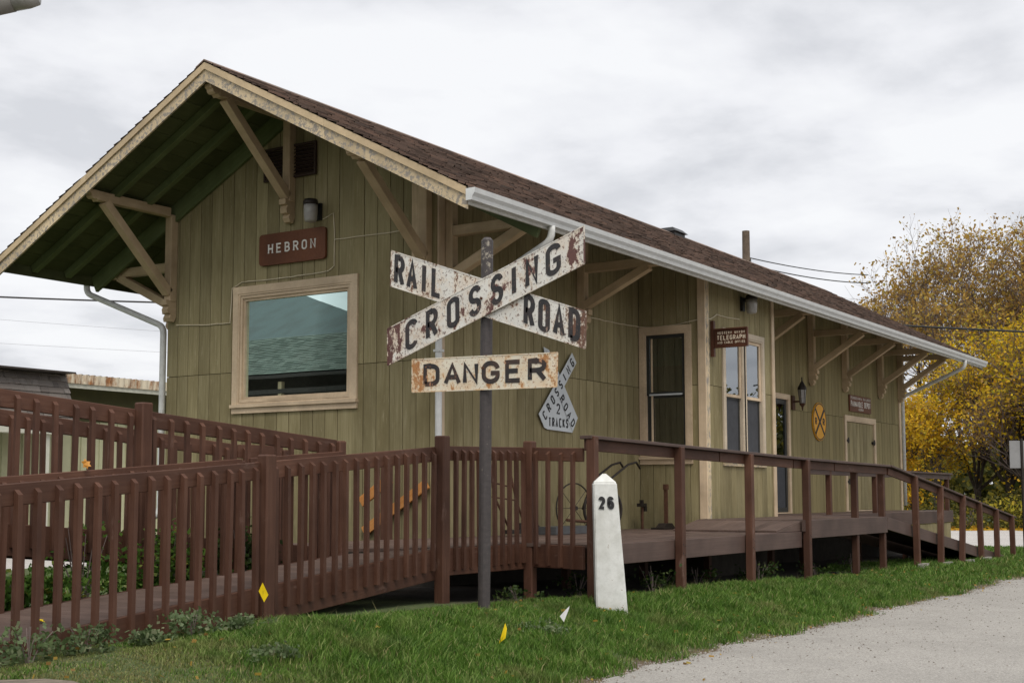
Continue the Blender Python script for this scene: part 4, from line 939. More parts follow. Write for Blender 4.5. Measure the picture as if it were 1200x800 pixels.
lettering('lettering', its, 'lettercream', tg, (5.414, y0, z0), (0, -1, 0), (0, 0, 1), (-1, 0, 0), .002, .17)
# oval railroad advance sign
rx = thing('round_railroad_sign', 'round yellow sign with black X and two letters R on the wall', 'sign', (13.05, -.03, 1.97))
cx_, cz_, R_ = 13.05, 1.965, .385
mb = MB(); mb.tube([(cx_, -.035, cz_), (cx_, -.005, cz_)], R_, 36); bo = mb.build('disc', 'yellow', rx)
mb = MB(); n = 36
for k in range(n):
    a0, a1 = 2*math.pi*k/n, 2*math.pi*(k+1)/n
    mb.prism([(cx_+r*math.cos(a), -.035, cz_+r*math.sin(a)) for r, a in ((R_-.035, a0), (R_-.012, a0), (R_-.012, a1), (R_-.035, a1))], (0, -.003, 0))
for sgn in (-1, 1): mb.bar((cx_-.245, -.0365-.0015*sgn, cz_-.245*sgn), (cx_+.245, -.0365-.0015*sgn, cz_+.245*sgn), .006, .055, (0, 0, 1))
mb.build('black_cross', 'letterblack', rx)
lettering('lettering', [('R', -.22, -.075, .11, .15), ('R', .22, -.075, .11, .15)], 'letterblack', rx, (cx_, -.036, cz_), (1, 0, 0), (0, 0, 1), (0, -1, 0), .003, .2)
# depot plaque
pq = thing('depot_plaque', 'brown PANHANDLE DEPOT board over the freight door', 'sign', (15.6, -.03, 2.3))
mb = MB(); mb.box((14.92, -.035, 2.28), (16.35, -.005, 2.63)); mb.build('board', 'brownsign', pq)
its = text_items('PENNSYLVANIA RAILROAD', .05, 1.38, .262, .058)+text_items('PANHANDLE DEPOT', .05, 1.38, .105, .125)+text_items('HEBRON', .55, .90, .03, .05)
lettering('lettering', its, 'letterwhite', pq, (14.92, -.036, 2.28), (1, 0, 0), (0, 0, 1), (0, -1, 0), .002, .16)
# crossbuck on the long wall with a 2 TRACKS plate
# (signs)
wc = thing('wall_crossbuck', 'small pale grey RAILROAD CROSSING crossbuck with 2 TRACKS plate on the depot wall', 'railroad sign', (2.8, -.03, 1.4))
def wpoly(pts, y, name, mat, th=.004):
    mb = MB(); mb.prism([(x, y, z) for x, z in pts], (0, th, 0)); return mb.build(name, mat, wc)
pl = wpoly([(2.50, 1.385), (3.17, 1.365), (3.28, 1.60), (2.85, 1.99), (2.27, 1.58), (2.42, 1.405)], -.026, 'plate', 'signgrey')
bR = wpoly([(3.17, 1.378), (3.31, 1.575), (2.545, 2.46), (2.40, 2.49), (2.46, 2.29)], -.034, 'blade', 'signgrey')
bC = wpoly([(2.26, 1.58), (2.39, 1.42), (3.27, 2.345), (3.15, 2.475)], -.042, 'blade', 'signgrey')
lettering('lettering', [(c, .13+i*.152, .045, .075 if c != 'I' else .04, .135) for i, c in enumerate('CROSSING')], 'letterblack', bC, (2.40, -.0425, 1.395), V((.88, 0, .92)).normalized(), V((-.70, 0, .70)).normalized(), (0, -1, 0), .002, .18)
lettering('lettering', [(c, .10+i*.142, .045, .08, .125) for i, c in enumerate('ROAD')], 'letterblack', bR, (2.742, -.0345, 1.822), V((.5, 0, -.57)).normalized(), V((.75, 0, .66)).normalized(), (0, -1, 0), .002, .18)
lettering('lettering', [('2', 2.79, 1.60, .10, .15)]+[(c, 2.565+i*.092, 1.42, .062, .13) for i, c in enumerate('TRACKS')], 'letterblack', pl, (0, -.0265, 0), (1, 0, 0), (0, 0, 1), (0, -1, 0), .002, .17)
# cables stapled to the walls
def cable(pts, label, r=.0075):
    out = []
    for a, b in zip(pts[:-1], pts[1:]):
        a, b = V(a), V(b); n = max(2, int((b-a).length/.12))
        for k in range(n): p = a.lerp(b, k/n); out.append(p+V((0, 0, -.012*math.sin(math.pi*k/n)*min(1, (b-a).length)+random.uniform(-.004, .004))))
    out.append(V(pts[-1])); mb = MB(); mb.tube(out, r, 5); o = mb.build('wall_cable', 'cable'); return tag(o, label, 'cable', 'cables on the depot walls')
cable([(-.012, 4.42, 2.84), (-.012, 3.40, 2.80), (-.012, 3.37, 3.26), (-.012, 3.2, 3.33), (-.012, 1.70, 3.34), (-.012, 1.60, 3.40), (-.012, 1.60, 3.84), (-.012, 1.62, 4.08), (-.012, 1.80, 4.02)], 'cream cable round the gable window up to the jar lamp')
cable([(-.012, 1.60, 3.74), (-.012, 1.25, 3.74), (-.012, .35, 3.74)], 'cream cable running right from the gable jar lamp')
cable([(.3, -.012, 3.15), (1.6, -.012, 3.12), (3.3, -.012, 3.04), (5.23, -.012, 3.06), (5.238, -.3, 3.03), (5.238, -1.0, 3.10), (5.238, -1.115, 3.12), (5.4, -1.122, 3.12), (5.7, -1.10, 3.22), (6.55, -1.10, 3.24)], 'cream cable along the long wall to the bay lamp')
# ------------------------------------------------------------------ things standing on the deck
hoe = thing('wheel_hoe', 'antique iron wheel hoe with two spoked wheels and handles behind the pickets', 'cultivator', (2.6, -.45, 0))
def wheel(c, r, ns, rt_, axis=(0, 1, 0), spk=.006):
    c = V(c); A = V(axis).normalized(); U = V((0, 0, 1)); Wd = A.cross(U).normalized(); n = 28
    pts = [c+U*math.cos(2*math.pi*k/n)*r+Wd*math.sin(2*math.pi*k/n)*r for k in range(n+1)]
    mb = MB(); mb.tube(pts, rt_, 6, False); wh = mb.build('wheel', 'iron', hoe, True); mb = MB()
    for k in range(ns): a = 2*math.pi*k/ns; mb.tube([c, c+(U*math.cos(a)+Wd*math.sin(a))*r], spk, 5)
    mb.build('spokes', 'iron', wh); mb = MB(); mb.tube([c-A*.05, c+A*.05], .03, 10); mb.build('hub', 'iron', wh)
wheel((2.52, -.42, .33), .33, 8, .010, (.25, 1, 0), .004); wheel((2.95, -.62, .31), .30, 6, .020, (.5, 1, 0))
for dy in (-.1, .16):
    mb = MB(); mb.tube([(2.7, -.5+dy*.3, .32), (3.3, -.42+dy, .70), (3.95, -.38+dy, .93), (4.20, -.38+dy, .97), (4.32, -.38+dy, .88)], .016, 8); mb.build('handle', 'iron', hoe, True)
mb = MB(); mb.tube([(2.2, -.5, .18), (3.2, -.5, .12)], .02, 8); mb.tube([(3.1, -.5, .12), (3.2, -.5, .02)], .02, 8); mb.build('beam', 'rust', hoe)
fr_ = thing('iron_plough_frame', 'rusty iron frame with rungs leaning by the depot wall behind the pickets', 'farm tool', (.9, -.4, 0))
mb = MB(); mb.tube([(.62, -.35, .95), (.66, -.38, .5), (.95, -.45, .03)], .014, 8); mb.tube([(1.12, -.3, .88), (1.22, -.34, .45), (1.36, -.42, .03)], .014, 8); mb.build('leg', 'rust', fr_, True)
mb = MB(); mb.tube([(.63, -.36, .66), (1.17, -.31, .60)], .010, 6); mb.tube([(.64, -.37, .48), (1.2, -.33, .44)], .010, 6); mb.build('rung', 'rust', fr_)
mb = MB(); mb.box((.85, -.5, .03), (1.2, -.38, .08)); mb.box((1.1, -.48, .08), (1.2, -.4, .16)); mb.build('shoe', 'iron', fr_)
hk = thing('bent_iron_rod', 'tall bent iron rod leaning on the wall beside the wheel hoe', 'farm tool', (1.7, -.1, 0))
mb = MB(); mb.tube([(1.95, -.06, .98), (1.88, -.08, .75), (1.80, -.14, .40), (1.66, -.28, .06)], .017, 8); mb.tube([(1.74, -.2, .25), (1.98, -.28, .03)], .010, 6); mb.build('rod', 'iron', hk, True)
mb = MB(); mb.box((1.72, -.62, .005), (2.75, -.30, .10)); bx_ = mb.build('metal_tray', 'greymetal'); tag(bx_, 'flat grey metal tray on the deck under the wheel hoe', 'tray')
sw = thing('iron_track_tool', 'short rusty iron tool with a knobbed head standing by the bay', 'railroad tool', (4.92, -.2, 0))
mb = MB(); mb.tube([(4.92, -.2, 0), (4.92, -.2, .38)], .020, 8); mb.build('shaft', 'rust', sw); mb = MB(); mb.box((4.82, -.24, .33), (4.99, -.16, .38)); mb.box((4.95, -.23, .26), (5.02, -.17, .33)); mb.box((4.87, -.22, .38), (4.93, -.18, .43)); mb.build('head', 'iron', sw)
jk = thing('iron_track_jack', 'tall black iron bar rising from a flat base by the bay window', 'railroad tool', (5.0, -.55, 0))
mb = MB(); mb.box((4.72, -.66, .002), (5.22, -.44, .03)); mb.prism([(4.80, -.62, .03), (5.14, -.62, .03), (5.06, -.62, .09), (4.90, -.62, .09)], (0, .14, 0)); mb.build('base', 'iron', jk)
mb = MB(); mb.bar((5.0, -.55, .08), (5.0, -.55, .62), .035, .05); mb.box((4.965, -.58, .58), (5.035, -.52, .66)); mb.build('bar', 'rust', jk)
def plank_thing(a, b, label):
    o = stick('loose_plank', None, 'newwood', a, b, .035, .12, (0, 0, 1), .003); return tag(o, label, 'plank', 'orange planks on the gable wall')
plank_thing((-.045, 1.06, .06), (-.045, .10, .64), 'lower orange plank fixed slantwise on the gable wall by the downspout')
plank_thing((-.52, .72, .42), (-.50, .30, .70), 'upper orange plank slanting behind the ramp post')
# ------------------------------------------------------------------ utility flags and fallen leaves
def flag(x, y, h, pts, mat, label, lean=(0, 0)):
    z = float(gh(x, y)); t = thing('marker_flag', label, 'marker flag', (x, y, z), 'small utility marker flags')
    mb = MB(); top = V((x+lean[0], y+lean[1], z+h)); mb.tube([(x, y, z-.03), top], .002, 4); mb.build('wire_stem', 'iron', t)
    mb = MB(); s = sf; P = [top+s*a+V((0, 0, b))+nf*(.012*math.sin(a*40)) for a, b in pts]; mb.prism(P, nf*.002); mb.build('flag', mat, t)
flag(-3.88, -3.45, .11, [(-.015, -.08), (.04, -.03), (.052, .045), (.038, .09), (.02, .035)], 'flagyellow', 'yellow marker flag low in the open grass')
flag(-2.60, -3.28, .12, [(-.035, -.02), (.0, -.07), (.045, .045), (.05, .07), (.01, .03)], 'flagwhite', 'white marker flag in the grass by the milepost', (0, 0))
flag(-5.42, -2.34, .27, [(-.035, -.005), (-.005, .06), (.042, -.03), (.01, -.085)], 'flagyellow', 'yellow marker flag against the front ramp post')
flag(-6.9, -.62, .85, [(-.06, .0), (.07, .0), (.03, -.06), (-.02, -.05)], 'flagyellow', 'yellow marker flag behind the ramp by the shrub')
def leaf(c, r, mat, label, nrm=(0, 0, 1)):
    c = V(c); n = V(nrm).normalized(); a = n.orthogonal().normalized(); b = n.cross(a); vs = []
    for k in range(12): th = 2*math.pi*k/12; rr_ = r*(1 if k % 2 else .6); vs.append(c+a*rr_*math.cos(th)+b*rr_*math.sin(th)*.7+n*.15*r*math.cos(2*th))
    mb = MB(); mb.prism(vs, n*.002); o = mb.build('fallen_leaf', mat); tag(o, label, 'leaf')
leaf((-6.03, By(-6.03)-.05, zr(-6.03)+RH+.05), .05, 'leaforange', 'orange leaf caught on top of the inner ramp rail', (-.8, -.5, .3))
leaf((-6.95, -1.75, zr(-6.95)+.015), .05, 'flagyellow', 'yellow leaf lying on the ramp planks')
# ------------------------------------------------------------------ neighbouring buildings
shed = thing('neighbour_shed', 'long pale green shed with rusty corrugated roof edge beyond the ramps', 'shed', (12, 21, -.9))
mb = MB(); mb.box((-8, 19.0, -1.0), (34, 19.12, 2.45)); mb.build('wall', 'paleside', shed)
mb = MB(); mb.box((-8, 18.98, 2.45), (34, 19.14, 3.50)); mb.build('upper_wall', 'darkside', shed)  # upper band of the wall, darker than the part below
mb = MB()
for k in range(150):
    x = -7.6+k*.3
    if x < 34: mb.box((x, 18.965, -1.0), (x+.03, 18.999, 2.45))
mb.build('batten', 'paleside', shed, kind='stuff')
mb = MB(); mb.box((-8, 26.9, -1.0), (34, 27.0, 3.5)); mb.box((-8, 19.12, -1.0), (-7.9, 26.9, 3.5)); mb.box((33.9, 19.12, -1.0), (34, 26.9, 3.5)); mb.build('wall', 'paleside', shed)
vs = []; fs = []; xs_ = np.arange(-8.6, 34.6, .045)
for x in xs_:
    dz = .018*math.sin(x*2*math.pi/.20)
    for y, z in ((18.35, 3.60), (23, 3.68), (27.6, 3.60)): vs.append((x, y, z+dz))
fs = [(i*3+k, i*3+3+k, i*3+4+k, i*3+1+k) for i in range(len(xs_)-1) for k in range(2)]
world_obj('roof', vs, fs, 'rustroof', shed)
vs = []; fs = []
for x in xs_:
    dy = .014*math.sin(x*2*math.pi/.20)
    vs += [(x, 18.33+dy, 3.60+.012*math.sin(x*31)), (x, 18.33+dy, 3.36)]
fs = [(i*2, i*2+2, i*2+3, i*2+1) for i in range(len(xs_)-1)]
fo = world_obj('corrugated_fascia', vs, fs, 'rustfascia', shed); so_ = fo.modifiers.new('Solidify', 'SOLIDIFY'); so_.thickness = .01
mb = MB(); mb.box((-8.6, 18.36, 3.25), (34.6, 18.42, 3.38)); mb.box((-8.6, 18.42, 3.36), (34.6, 19.0, 3.40)); mb.build('eave_board', 'palewhite', shed)
px_ = thing('porch_annex', 'low annex with steep grey shingle roof in front of the pale shed', 'porch', (2, 18, -.9))
shingles('roof', 'roofgrey', (-6, 17.86, 2.30), (1, 0, 0), (0, .45, 1.3), 15.3, 1.36, px_, .16, .35, .03)
mb = MB(); mb.prism([(-6, 17.9, 2.30), (9.3, 17.9, 2.30), (9.3, 18.33, 3.54), (-6, 18.33, 3.54)], (0, .30, 0)); mb.build('roof_deck', 'palewhite', px_)
mb = MB(); mb.box((-6, 17.9, 3.565), (9.3, 18.33, 3.60)); mb.build('top_cap', 'darkwall', px_)
mb = MB(); mb.box((-6, 17.80, 2.02), (9.3, 18.2, 2.29)); mb.build('fascia', 'palewhite', px_)
for x in (-5.5, -2.5, .5, 3.5, 6.3, 8.5): stick('post', px_, 'palewhite', (x, 17.95, -.95), (x, 17.95, 2.02), .12, .12, (0, 1, 0))
# house across the lane: seen only as a reflection in the gable window
hs = thing('opposite_house', 'green shingled house with a porch reflected in the gable window', 'house', (-24, 22, -.9))
shingles('shingle_course', 'roofteal', (-20, 8, 4.55), (0, 1, 0), (-1, 0, .57), 30, 3.3, hs, .16, .35, .012)
mb = MB(); mb.prism([(-20, 8, 4.5), (-22.85, 8, 6.12), (-22.85, 8, 6.0), (-20, 8, 4.4)], (0, 30, 0)); mb.build('roof', 'darkwall', hs)
vs = [(-22.7, 17.9, 6.0), (-22.7, 40, 6.0), (-28, 40, 9.0), (-28, 28, 9.0)]
mb = MB(); mb.add(vs+[(x, y, z-.1) for x, y, z in vs], [(0, 1, 2, 3), (7, 6, 5, 4), (0, 4, 5, 1), (3, 7, 4, 0), (2, 6, 7, 3), (1, 5, 6, 2)]); mb.build('upper_roof', 'roofblue', hs)
mb = MB(); mb.box((-22.5, 8.5, -1), (-22.35, 37, 5.7)); mb.build('wall', 'darkwall', hs)
for y in (9, 13, 17, 21.2, 25, 29, 33): stick('post', hs, 'bracket', (-20.3, y, -1), (-20.3, y, 4.3), .16, .16, (0, 1, 0))
mb = MB(); mb.box((-20.4, 8.5, 3.9), (-20.2, 37.5, 4.05)); mb.box((-20.4, 8.5, .3), (-20.3, 37.5, .4)); mb.build('porch_beam', 'darkwall', hs)
# ------------------------------------------------------------------ poles, wires, lamp, far sign
pl_ = thing('utility_pole', 'weathered wooden pole rising behind the depot ridge', 'utility pole', (28.8, 8.1, -.9))
mb = MB(); mb.tube([(28.8, 8.1, -1.2), (28.77, 8.05, 9.35)], [.19, .125], 12); mb.build('shaft', 'polewood', pl_)
mb = MB(); mb.box((28.68, 7.9, 8.05), (28.95, 8.3, 8.15)); mb.tube([(28.7, 7.95, 8.2), (28.3, 7.7, 8.3), (27.6, 7.4, 8.0), (27.3, 7.3, 7.7)], .018, 5); mb.build('fitting', 'iron', pl_)
def wire(pts, sag, label, mat='wire', r=.012):
    a, b = V(pts[0]), V(pts[1]); out = [a.lerp(b, k/24)-V((0, 0, sag*4*(k/24)*(1-k/24))) for k in range(25)]
    mb = MB(); mb.tube(out, r, 5); tag(mb.build('overhead_wire', mat), label, 'wire', 'overhead wires')
wire([(28.8, 8.1, 8.48), (44.1, 8.8, 10.05)], .12, 'upper thin wire running right from the wooden pole', r=.020)
wire([(28.8, 8.1, 8.25), (44.1, 8.7, 9.68)], .15, 'lower thin wire running right from the wooden pole', r=.022)
wire([(28.8, 8.1, 8.1), (16, 16, 8.3)], .4, 'thin wire leaving the wooden pole leftward', r=.016)
wire([(17, 6.3, 5.2), (36, -13, 4.75)], .15, 'thick black wire crossing the yellow trees', r=.03)
wire([(3.2, 34.5, 7.0), (20, 11, 6.0)], .35, 'thick black wire at far left beside the gable', r=.026)
wire([(12, 62, 10.7), (36, 30, 7.6)], .3, 'upper faint wire far beyond the shed', 'greywire', .006)
wire([(12, 62, 9.2), (36, 30, 6.8)], .3, 'lower faint wire far beyond the shed', 'greywire', .006)
st = thing('street_lamp', 'grey street lamp head at the upper left corner of the picture', 'street lamp', (-9.0, .2, -.5))
d_ = V((-.55, .83, -.0)).normalized()
tip = V((-4.97, .02, 5.65)); 
mb = MB(); mb.tube([(-6.66, -1.16, 4.20), (-6.70, -1.10, 4.195), (-6.76, -1.00, 4.185)], [.055, .075, .085], 16); mb.build('lens', 'jar', st, True)
mb = MB(); mb.tube([(-6.76, -1.00, 4.185), (-6.92, -.74, 4.15), (-7.2, -.3, 4.10)], [.088, .115, .10], 16); mb.build('housing', 'lampgrey', st, True)
mb = MB(); mb.tube([(-7.2, -.3, 4.10), (-7.65, .45, 4.07), (-7.75, .62, 4.05), (-7.8, .7, 3.6), (-7.8, .7, -.7)], .045, 10); mb.build('pole', 'lampgrey', st, True)
sg = thing('sign_back', 'grey back of a small square sign on a thin post at the right edge', 'sign', (12.2, -4.0, -.9))
mb = MB(); mb.tube([(12.24, -4.06, -1.0), (12.24, -4.06, 1.50)], .028, 8); mb.build('post', 'iron', sg)
mb = MB(); P0 = V((12.11, -3.88, .97)); d = V((.75, -1.05, 0)).normalized()*.45; mb.prism([P0, P0+d, P0+d+V((0, 0, .49)), P0+V((0, 0, .49))], (.006, .005, 0)); mb.build('panel', 'midgrey', sg)
# ------------------------------------------------------------------ trees
def quads_obj(name, P, A, B, mat, parent, kind=None):
    """one quad (two triangles) per row: centre P, half axes A and B"""
    n = len(P); v = np.stack([P-A-B, P+A-B, P+A+B, P-A+B], 1).reshape(-1, 3); c = v.mean(0); v = v-c
    me = bpy.data.meshes.new(name); me.vertices.add(n*4); me.vertices.foreach_set('co', v.ravel().astype(np.float32))
    me.loops.add(n*4); me.loops.foreach_set('vertex_index', np.arange(n*4, dtype=np.int32)); me.polygons.add(n)
    me.polygons.foreach_set('loop_start', np.arange(0, n*4, 4, dtype=np.int32)); me.polygons.foreach_set('loop_total', np.full(n, 4, dtype=np.int32)); me.update(calc_edges=True)
    me.materials.append(Mt[mat]); o = bpy.data.objects.new(name, me); setm(o, parent, Matrix.Translation(V(c)))
    if kind: o['kind'] = kind
    return o
def leafquads(name, cen, size, mat, parent, flatn=0.0, kind=None, asp=.62):
    n = len(cen); a = RNG.normal(size=(n, 3)); a[:, 2] *= 1-flatn; a /= np.linalg.norm(a, axis=1)[:, None]
    b = RNG.normal(size=(n, 3)); b -= a*(a*b).sum(1)[:, None]; b /= np.linalg.norm(b, axis=1)[:, None]
    s = size*RNG.uniform(.6, 1.3, n)[:, None]/2; return quads_obj(name, cen, a*s, b*s*asp, mat, parent, kind)
def leaf_mat(name, stops, trans=.5):
    m, nt, b = newmat(name); g = nd(nt, 'ShaderNodeNewGeometry'); col = ramp(nt, g.outputs['Random Per Island'], stops)
    t = coords(nt, (1, 1, 1), True); f = noise(nt, t, .8, 3); c2 = ramp(nt, f, [(.3, (.72, .72, .72)), (.7, (1.15, 1.15, 1.15))]); col = mixc(nt, 1.0, col, c2, 'MULTIPLY')
    nt.links.new(col, b.inputs['Base Color']); b.inputs['Roughness'].default_value = .55; b.inputs['Specular IOR Level'].default_value = .25
    tr = nd(nt, 'ShaderNodeBsdfTranslucent'); nt.links.new(col, tr.inputs[0]); mm = nd(nt, 'ShaderNodeMixShader'); mm.inputs[0].default_value = trans
    out = nt.nodes['Material Output']; nt.links.new(b.outputs[0], mm.inputs[1]); nt.links.new(tr.outputs[0], mm.inputs[2]); nt.links.new(mm.outputs[0], out.inputs[0]); return m
Mt['leaf_yellow'] = leaf_mat('yellow_autumn_leaves', [(0, (.42, .30, .02)), (.35, (.72, .50, .02)), (.6, (.85, .60, .03)), (.85, (.70, .38, .03)), (1, (.30, .30, .03))])
Mt['leaf_orange'] = leaf_mat('orange_autumn_leaves', [(0, (.55, .24, .03)), (.5, (.80, .45, .03)), (1, (.60, .42, .05))])
Mt['leaf_brown'] = leaf_mat('russet_autumn_leaves', [(0, (.27, .16, .05)), (.4, (.46, .28, .075)), (.75, (.60, .40, .08)), (1, (.40, .33, .08))])
Mt['leaf_olive'] = leaf_mat('olive_autumn_leaves', [(0, (.22, .22, .03)), (.4, (.45, .40, .04)), (.8, (.66, .50, .05)), (1, (.20, .15, .06))])
Mt['leaf_olive2'] = leaf_mat('dark_olive_leaves', [(0, (.05, .06, .015)), (.6, (.12, .12, .03)), (1, (.35, .28, .04))])
Mt['leaf_gold'] = leaf_mat('golden_autumn_leaves', [(0, (.50, .30, .03)), (.5, (.82, .52, .03)), (1, (.55, .45, .05))])
Mt['leaf_dark'] = leaf_mat('dark_green_leaves', [(0, (.022, .042, .010)), (.6, (.045, .08, .02)), (1, (.10, .13, .03))])
Mt['leaf_green'] = leaf_mat('fresh_green_leaves', [(0, (.06, .14, .02)), (.6, (.13, .26, .045)), (.93, (.22, .36, .07)), (1, (.45, .40, .08))])
Mt['leaf_grey'] = leaf_mat('grey_green_weed_leaves', [(0, (.08, .12, .045)), (.45, (.14, .20, .08)), (.8, (.21, .28, .15)), (1, (.32, .34, .20))])
Mt['bark'] = wood('grey_brown_bark', (.045, .036, .03), (.11, .09, .075), .95, 12, 1.5, bd=.02)
Mt['twig'] = flat('grey_brown_twigs', (.15, .115, .105), .9, bd=0)
def branches(mb, twigs, p, d, ln, r, depth, tips, up_=.15, spread=.6, rng=random):
    n = 3; pts = [p]; rs = [r]
    for k in range(n):
        d = (d+V((rng.gauss(0, .10), rng.gauss(0, .10), rng.gauss(up_*.35, .06)))).normalized(); p = p+d*(ln/n); pts.append(p); rs.append(r*(1-.35*(k+1)/n))
    (mb if r > .035 else twigs).tube(pts, rs, 6 if r > .035 else 3, False)
    if depth == 0: tips.append((p, d)); return
    if depth <= 2: tips.append((pts[2], d))
    m = 3 if depth > 1 else 4
    for k in range(m):
        a = 2*math.pi*(k+rng.random()*.6)/m; o = d.orthogonal().normalized(); o2 = d.cross(o); sp = spread*rng.uniform(.6, 1.25)
        nd_ = (d+(o*math.cos(a)+o2*math.sin(a))*sp+V((0, 0, up_))).normalized()
        branches(mb, twigs, pts[2 if k == 0 else 3], nd_, ln*rng.uniform(.62, .82), r*.60, depth-1, tips, up_, spread, rng)
def tree(x, y, H, spread, leafm, nleaf, lsize, label, name='maple_tree', cat='tree', group=None, trunk_h=.25, depth=5, sig=.55, r0=None, seed=0, up_=.12, low=0, zb=-.95, leaf2=None, clump=2.0):
    rng = random.Random(seed); t = thing(name, label, cat, (x, y, zb), group); mb = MB(); tw = MB(); tips = []
    th = H*trunk_h; r0 = r0 or H*.022; P = V((x, y, zb-.2)); mb.tube([P, P+V((0, 0, .4)), P+V((.1, .05, th))], [r0*1.5, r0*1.1, r0*.9], 10, False)
    st_ = 6
    for k in range(st_):
        a = 2*math.pi*k/st_+rng.random(); el_ = rng.uniform(.6, 1.5) if k else 3
        d = V((math.cos(a)*spread, math.sin(a)*spread, el_)).normalized(); branches(mb, tw, P+V((.1, .05, th*rng.uniform(.75, 1.0))), d, H*.26, r0*.5, depth-1, tips, up_, .62, rng)
    # fit the crown to the wanted height
    zs = [p.z for p, _ in tips]; zs.sort(); sc = (H*.93+zb-(P.z+th))/(zs[int(len(zs)*.97)]-(P.z+th)) if max(zs) > P.z+th else 1
    def sq(v): 
        if v.z > P.z+th: v = V((v.x, v.y, P.z+th+(v.z-P.z-th)*sc))
        return v
    mb.v = [sq(v) for v in mb.v]; tw.v = [sq(v) for v in tw.v]
    mb.build('trunk', 'bark', t, True); tw.build('branch', 'twig', t)
    T = np.array([tuple(sq(p)) for p, _ in tips]); ww = RNG.random(len(T))**clump+.02; idx = RNG.choice(len(T), nleaf, p=ww/ww.sum()); cen = T[idx]+RNG.normal(size=(nleaf, 3))*sig*np.array([1, 1, .8])
    if low: # hanging skirt of leaves
        n2 = int(nleaf*low); ang = RNG.uniform(0, 2*math.pi, n2); rr = spread*H*.33*np.sqrt(RNG.uniform(.1, 1, n2)); c2 = np.stack([x+rr*np.cos(ang), y+rr*np.sin(ang), zb+.3+RNG.uniform(0, 1, n2)**.8*H*.55], 1)
        k = np.sin(c2[:, 0]*1.7+c2[:, 2]*1.3)+np.cos(c2[:, 1]*1.9-c2[:, 2]*2.1)+RNG.normal(size=n2)*.4; cen = np.concatenate([cen, c2[k > -.2]])
    crown = leafquads('crown', cen, lsize, leafm, t)
    if leaf2:
        T2 = T[RNG.random(len(T)) < .35]; i2 = RNG.integers(0, len(T2), nleaf//3); leafquads('crown', T2[i2]+RNG.normal(size=(len(i2), 3))*sig, lsize, leaf2, t)
    return t
G_ = 'trees beyond the gravel lot'
tree(63.5, 11.3, 15.0, .95, 'leaf_brown', 12000, .15, 'tall russet oak at the left rear of the autumn trees', 'oak_tree', group=G_, seed=3, sig=.20, r0=.26, depth=7, clump=1.5)
tree(66, 6.2, 17.0, .95, 'leaf_brown', 14500, .15, 'tallest russet oak behind the yellow maples', 'oak_tree', group=G_, seed=5, sig=.21, r0=.30, depth=7, clump=1.5)
tree(66, .8, 17.6, .9, 'leaf_brown', 14500, .15, 'russet oak behind the right edge of the yellow maples', 'oak_tree', group=G_, seed=8, sig=.21, r0=.30, depth=7, clump=1.5)
tree(49.5, 8.9, 6.0, .9, 'leaf_gold', 7000, .12, 'golden yellow maple just right of the depot corner', group=G_, seed=11, sig=.28, low=.2, leaf2='leaf_yellow', depth=6, clump=3)
tree(53, 6.6, 8.2, .8, 'leaf_yellow', 5500, .125, 'narrow bright yellow maple left of the middle of the trees', group=G_, seed=21, sig=.30, leaf2='leaf_brown', depth=6, clump=4)
tree(52, 4.9, 9.7, .8, 'leaf_yellow', 6000, .125, 'bright yellow maple in the middle of the autumn trees', group=G_, seed=12, sig=.32, leaf2='leaf_olive', depth=6, clump=4)
tree(50, 3.0, 6.9, .95, 'leaf_yellow', 3500, .12, 'thin yellow tree with bare twigs showing', group=G_, seed=13, sig=.28, low=.08, leaf2='leaf_brown', depth=7, clump=5)
tree(54, 2.2, 8.9, .85, 'leaf_olive', 4500, .125, 'olive yellow maple standing behind the thin yellow tree', group=G_, seed=24, sig=.32, leaf2='leaf_yellow', depth=6, clump=4)
tree(51, .2, 10.2, .85, 'leaf_yellow', 6500, .125, 'broad yellow maple at the right edge', group=G_, seed=14, sig=.32, low=.04, leaf2='leaf_olive', depth=6, clump=4)
tree(53, -6, 12, 1.1, 'leaf_yellow', 6000, .22, 'yellow maple farther right along the lot', group=G_, seed=15, sig=.5, low=.3)
tree(46.5, 10.6, 4.4, 1.2, 'leaf_yellow', 9000, .12, 'low yellow bushy tree half hidden by the depot corner', group=G_, seed=17, sig=.24, low=.35, leaf2='leaf_orange', clump=2)
def shrub(x, y, z, rx_, ry_, h, n, size, mat, label, cat='shrub', name='shrub', group=None, stems=10, rng=random):
    t = thing(name, label, cat, (x, y, z), group); mb = MB()
    for k in range(stems):
        a = rng.uniform(0, 6.28); r = rng.random(); mb.tube([(x, y, z-.05), (x+rx_*.4*r*math.cos(a), y+ry_*.4*r*math.sin(a), z+h*.5), (x+rx_*.85*r*math.cos(a), y+ry_*.85*r*math.sin(a), z+h*rng.uniform(.8, 1.15))], [.012*h+.003, .008*h+.002, .004], 4, False)
    mb.build('stem', 'twig', t)
    k = 14; cc = np.stack([RNG.uniform(-1, 1, k)*rx_, RNG.uniform(-1, 1, k)*ry_, RNG.uniform(.15, .95, k)*h], 1); i = RNG.integers(0, k, n)
    cen = cc[i]+RNG.normal(size=(n, 3))*np.array([rx_*.28, ry_*.28, h*.16])+np.array([x, y, z]); cen[:, 2] = np.maximum(cen[:, 2], z+.02)
    leafquads('foliage', cen, size, mat, t); return t
shrub(47, 5.5, -.95, 4, 2, 1.3, 4000, .14, 'leaf_olive2', 'dark olive undergrowth under the yellow trees', name='shrub', group='undergrowth beneath the trees')
shrub(46.5, 2.5, -.95, 4.5, 2, 1.5, 3000, .12, 'leaf_olive', 'olive undergrowth under the yellow trees', group='undergrowth beneath the trees')
shrub(47.0, -2.0, -.95, 4, 2.5, 2.0, 3500, .13, 'leaf_orange', 'orange undergrowth at the right edge under the trees', group='undergrowth beneath the trees')
